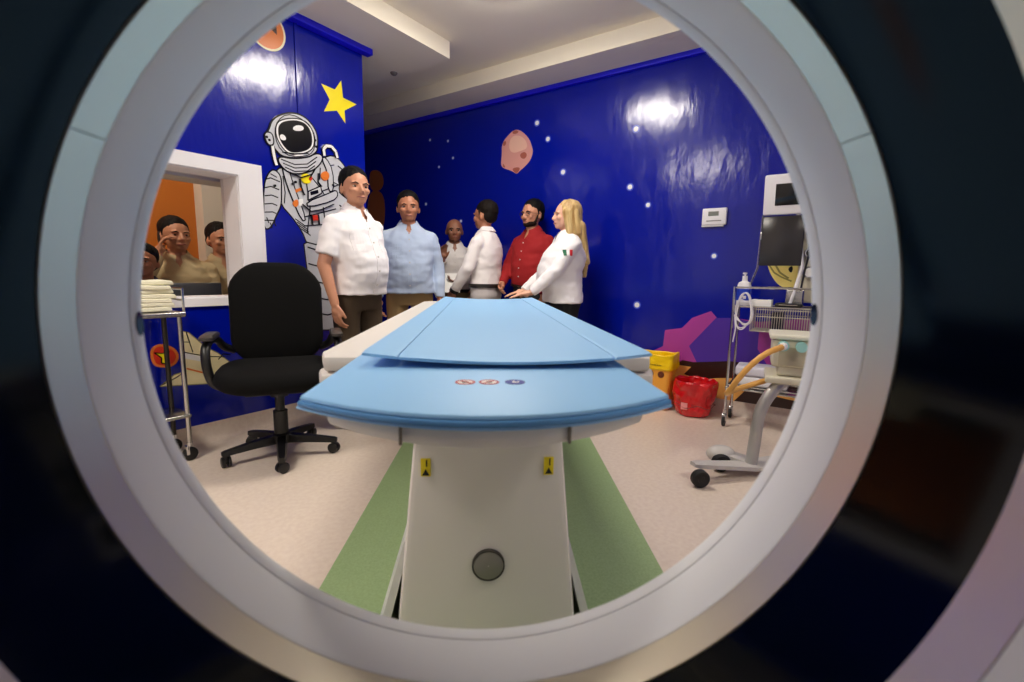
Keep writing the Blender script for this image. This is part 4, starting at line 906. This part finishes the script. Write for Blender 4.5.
    if patch:
        a = A[patch]; 
        bm = bmesh.new(); bm.from_mesh(shirt.data); bs = BVHTree.FromBMesh(bm); bm.free(); mid = S @ up(a['S'].lerp(a['E'], .33)); o = mid + Vector((patch*.3, .02, .0)); 
        for i, (nm, c) in enumerate((('flag_patch', (0, 104, 71)), ('flag_patch', (240, 240, 240)), ('flag_patch', (206, 17, 38)))): pass
        pm = MB(); g0 = []
        for i in range(7):
            col = []
            for j in range(5):
                yy = (.036 - .072*i/6 + .018)*s; zz_ = (.024 - .048*j/4)*s; r = bs.ray_cast(mid + Vector((patch*.4, yy, zz_)), Vector((-patch, 0, 0))); col.append((r[0] if r[0] else mid + Vector((patch*.07, yy, zz_))) + Vector((patch*.006, 0, 0)))
            g0.append(col)
        for i in range(6):
            pm.use(i//2)
            for j in range(4):
                q = [g0[i][j], g0[i+1][j], g0[i+1][j+1], g0[i][j+1]]; pm.loft([[v - Vector((patch*.007, 0, 0)) for v in q], q])
        tag(pm.build('flag_patch', [mat('patch_green', (0, 96, 60), .6), mat('patch_white', (236, 236, 236), .6), mat('patch_red', (200, 20, 36), .6)], shirt, smooth=False), 'green, white and red flag patch')
    return t, (lambda p: t.matrix_world)

M_BTN = mat('shirt_button', (206, 200, 194), .4)
C_WHITE = cloth('white_shirt_cloth', (240, 236, 238)); C_BLUE = cloth('pale_blue_linen', (178, 194, 220)); C_STRIPE = cloth('offwhite_shirt_cloth', (222, 216, 214)); C_WHITE2 = cloth('white_cotton', (236, 230, 230))
C_REDS = cloth('dark_red_cloth', (150, 14, 20)); C_OLIVE = cloth('olive_brown_cloth', (72, 58, 42)); C_KHAKI = cloth('khaki_cloth', (150, 124, 84)); C_KHAKI2 = cloth('dark_khaki_cloth', (138, 112, 76)); C_PGREY = cloth('pale_grey_cloth', (186, 180, 180)); C_DARK = cloth('charcoal_cloth', (24, 24, 30)); C_BLK = cloth('black_cloth', (14, 14, 18))
C_BEIGE = cloth('beige_cloth', (206, 188, 150)); C_BEIGE2 = cloth('sand_cloth', (186, 168, 132)); C_PURPLE = cloth('purple_grey_cloth', (92, 82, 112))

person('man in a white short-sleeved shirt and olive trousers standing beside the office chair', (-.925, 3.07, 0), 1.06, .945, 0, M_HAIRB, C_WHITE, C_OLIVE, sleeve='short', wid=1.06, belly=.045, placket=2, hem=.905, head=(-.36, .02),
       arms={'R': {'E': (.255, -.02, 1.10), 'W': (.25, .06, .855)}, 'L': {'E': (.20, -.11, 1.11), 'W': (.16, -.10, .87)}})
person('man in a pale blue long-sleeved shirt and khaki trousers with arms hanging down', (-.72, 3.75, 0), .22, .93, 1, M_HAIRB, C_BLUE, C_KHAKI, wid=1.10, belly=.03, placket=1, hem=.90, head=(0, -.02))
person('short balding man in an off-white shirt holding a white paper', (-.43, 4.42, 0), .15, .862, 2, M_DKBR, C_STRIPE, C_KHAKI2, tuck=True, bald=True, placket=1, wid=.98,
       arms={'R': {'E': (.25, .02, 1.14), 'W': (.13, .20, 1.29), 'hd': (-.05, .25, 1), 'pn': (-.3, 1, 0), 'curl': .3}, 'L': {'E': (.25, .0, 1.13), 'W': (.06, .24, 1.08), 'hd': (-1, .25, 0), 'pn': (0, .3, 1), 'curl': .5}})
person('man in a white shirt and pale grey trousers turned away towards the left', (-.13, 4.08, 0), -2.05, .923, 1, M_DKBR, C_WHITE2, C_PGREY, tuck=True, wid=1.0, head=(-.05, 0), watch=-1,
       arms={'L': {'E': (.24, .05, 1.13), 'W': (.22, .20, .93), 'hd': (0, .5, -1)}, 'R': {'E': (.24, .02, 1.13), 'W': (.2, .2, .95), 'hd': (0, .5, -1)}})
person('bearded man with glasses in a dark red shirt looking left', (.27, 4.12, 0), -.78, .937, 0, M_HAIRB, C_REDS, C_DARK, tuck=True, placket=1, wid=1.06, belly=.03, beard=True, glasses=True, head=(-.05, 0),
       arms={'R': {'E': (.24, .06, 1.14), 'W': (.15, .24, .98), 'hd': (-.4, .6, -.5)}, 'L': {'E': (.25, -.02, 1.12), 'W': (.24, .12, .88)}})
person('blonde woman in a white shirt with a sleeve flag patch, hands on the table end', (.50, 3.66, 0), -1.42, .90, 3, M_BLONDE, C_WHITE, C_BLK, longhair=True, female=True, wid=1.14, belly=.07, hem=.875, head=(-.05, .04), patch=-1,
       arms={'L': {'E': (.21, .13, 1.15), 'W': (.16, .33, .965), 'hd': (-.15, 1, -.20), 'pn': (0, -.2, -1), 'curl': .12}, 'R': {'E': (.22, .12, 1.14), 'W': (.14, .33, .965), 'hd': (-.1, 1, -.20), 'pn': (0, -.2, -1), 'curl': .12}})
# paper held by the balding man
mb = MB(); mb.box((0, 0, 0), (.15, .21, .002), Matrix.Rotation(.9, 4, 'X')); tag(mb.build('paper_sheet', M_PAPER, None, (-.435, 4.16, .915), .15), 'white paper sheet held by the short balding man', 'paper')

# three people in the control room, seated on stools behind the desk
def stool(u_, v_, label):
    t = thing('stool', label, 'stool', room(u_, v_), PHI)
    MB().lathe([(.001, .36), (.16, .36), (.175, .375), (.175, .395), (.15, .405), (.001, .405)], n=32, closed=False).build('seat', M_FABRIC, t)
    for k in range(4): a = PI/4+k*PI/2; MB().tube([(.11*math.cos(a), .11*math.sin(a), .365), (.17*math.cos(a), .17*math.sin(a), .012)], .012, 8).build('leg', M_STEEL, t)
SEAT = dict(seated=True, shoes=True)
def at_room(u_, v_): p = room(u_, v_); return (p.x, p.y, 0)
stool(1.565, 4.31, 'stool under the man with the phone behind the window'); stool(1.925, 4.39, 'stool under the right seated man behind the window'); stool(1.185, 3.81, 'stool under the man in purple behind the window')
ph, _ = person('seated man in a beige sweater holding a phone to his ear behind the window', at_room(1.565, 4.30), .72, 1.087, 0, M_DKBR, C_BEIGE, C_DARK, wid=1.15, belly=.04, hem=.90, head=(.25, .05),
       arms={'R': {'E': (.27, .22, 1.20), 'W': (.125, .17, 1.46), 'hd': (-.22, -.22, 1), 'pn': (-1, 0, 0), 'curl': .55}, 'L': {'E': (.20, .08, 1.11), 'W': (.08, .26, 1.02), 'hd': (-1, .3, 0), 'pn': (0, 0, -1)}}, **SEAT)
person('seated man in a sand jacket half hidden by the right window jamb', at_room(1.925, 4.38), .75, 1.08, 0, M_DKBR, C_BEIGE2, C_DARK, wid=.98, hem=.90, head=(.2, 0),
       arms={'R': {'E': (.19, .1, 1.11), 'W': (.10, .26, 1.05), 'hd': (-1, .3, 0), 'pn': (0, 0, -1)}, 'L': {'E': (.25, .1, 1.13), 'W': (.10, .26, 1.02), 'hd': (-1, .3, 0), 'pn': (0, 0, -1)}}, **SEAT)
person('seated man in a purple-grey shirt at the left edge of the window', at_room(1.185, 3.80), .7, .90, 1, M_HAIRB, C_PURPLE, C_DARK, wid=1.05, hem=.90, head=(-.3, .1),
       arms={'R': {'E': (.25, .1, 1.13), 'W': (.14, .28, .99), 'hd': (-.5, .8, 0), 'pn': (0, 0, -1)}, 'L': {'E': (.25, .1, 1.13), 'W': (.14, .28, .99), 'hd': (-.5, .8, 0), 'pn': (0, 0, -1)}}, **SEAT)
M = Matrix.Translation(ph.location) @ Matrix.Rotation(ph.rotation_euler.z, 4, 'Z')
mb = MB(); mb.box((0, 0, 0), (.012, .068, .13), Matrix.Rotation(.25, 4, 'X'), .004); c = M @ Vector((.105*1.087, .085, (1.56-.45)*1.087))
tag(mb.build('mobile_phone', M_BLACKP, None, c, ph.rotation_euler.z), 'black mobile phone held to the ear of the man in beige', 'phone')
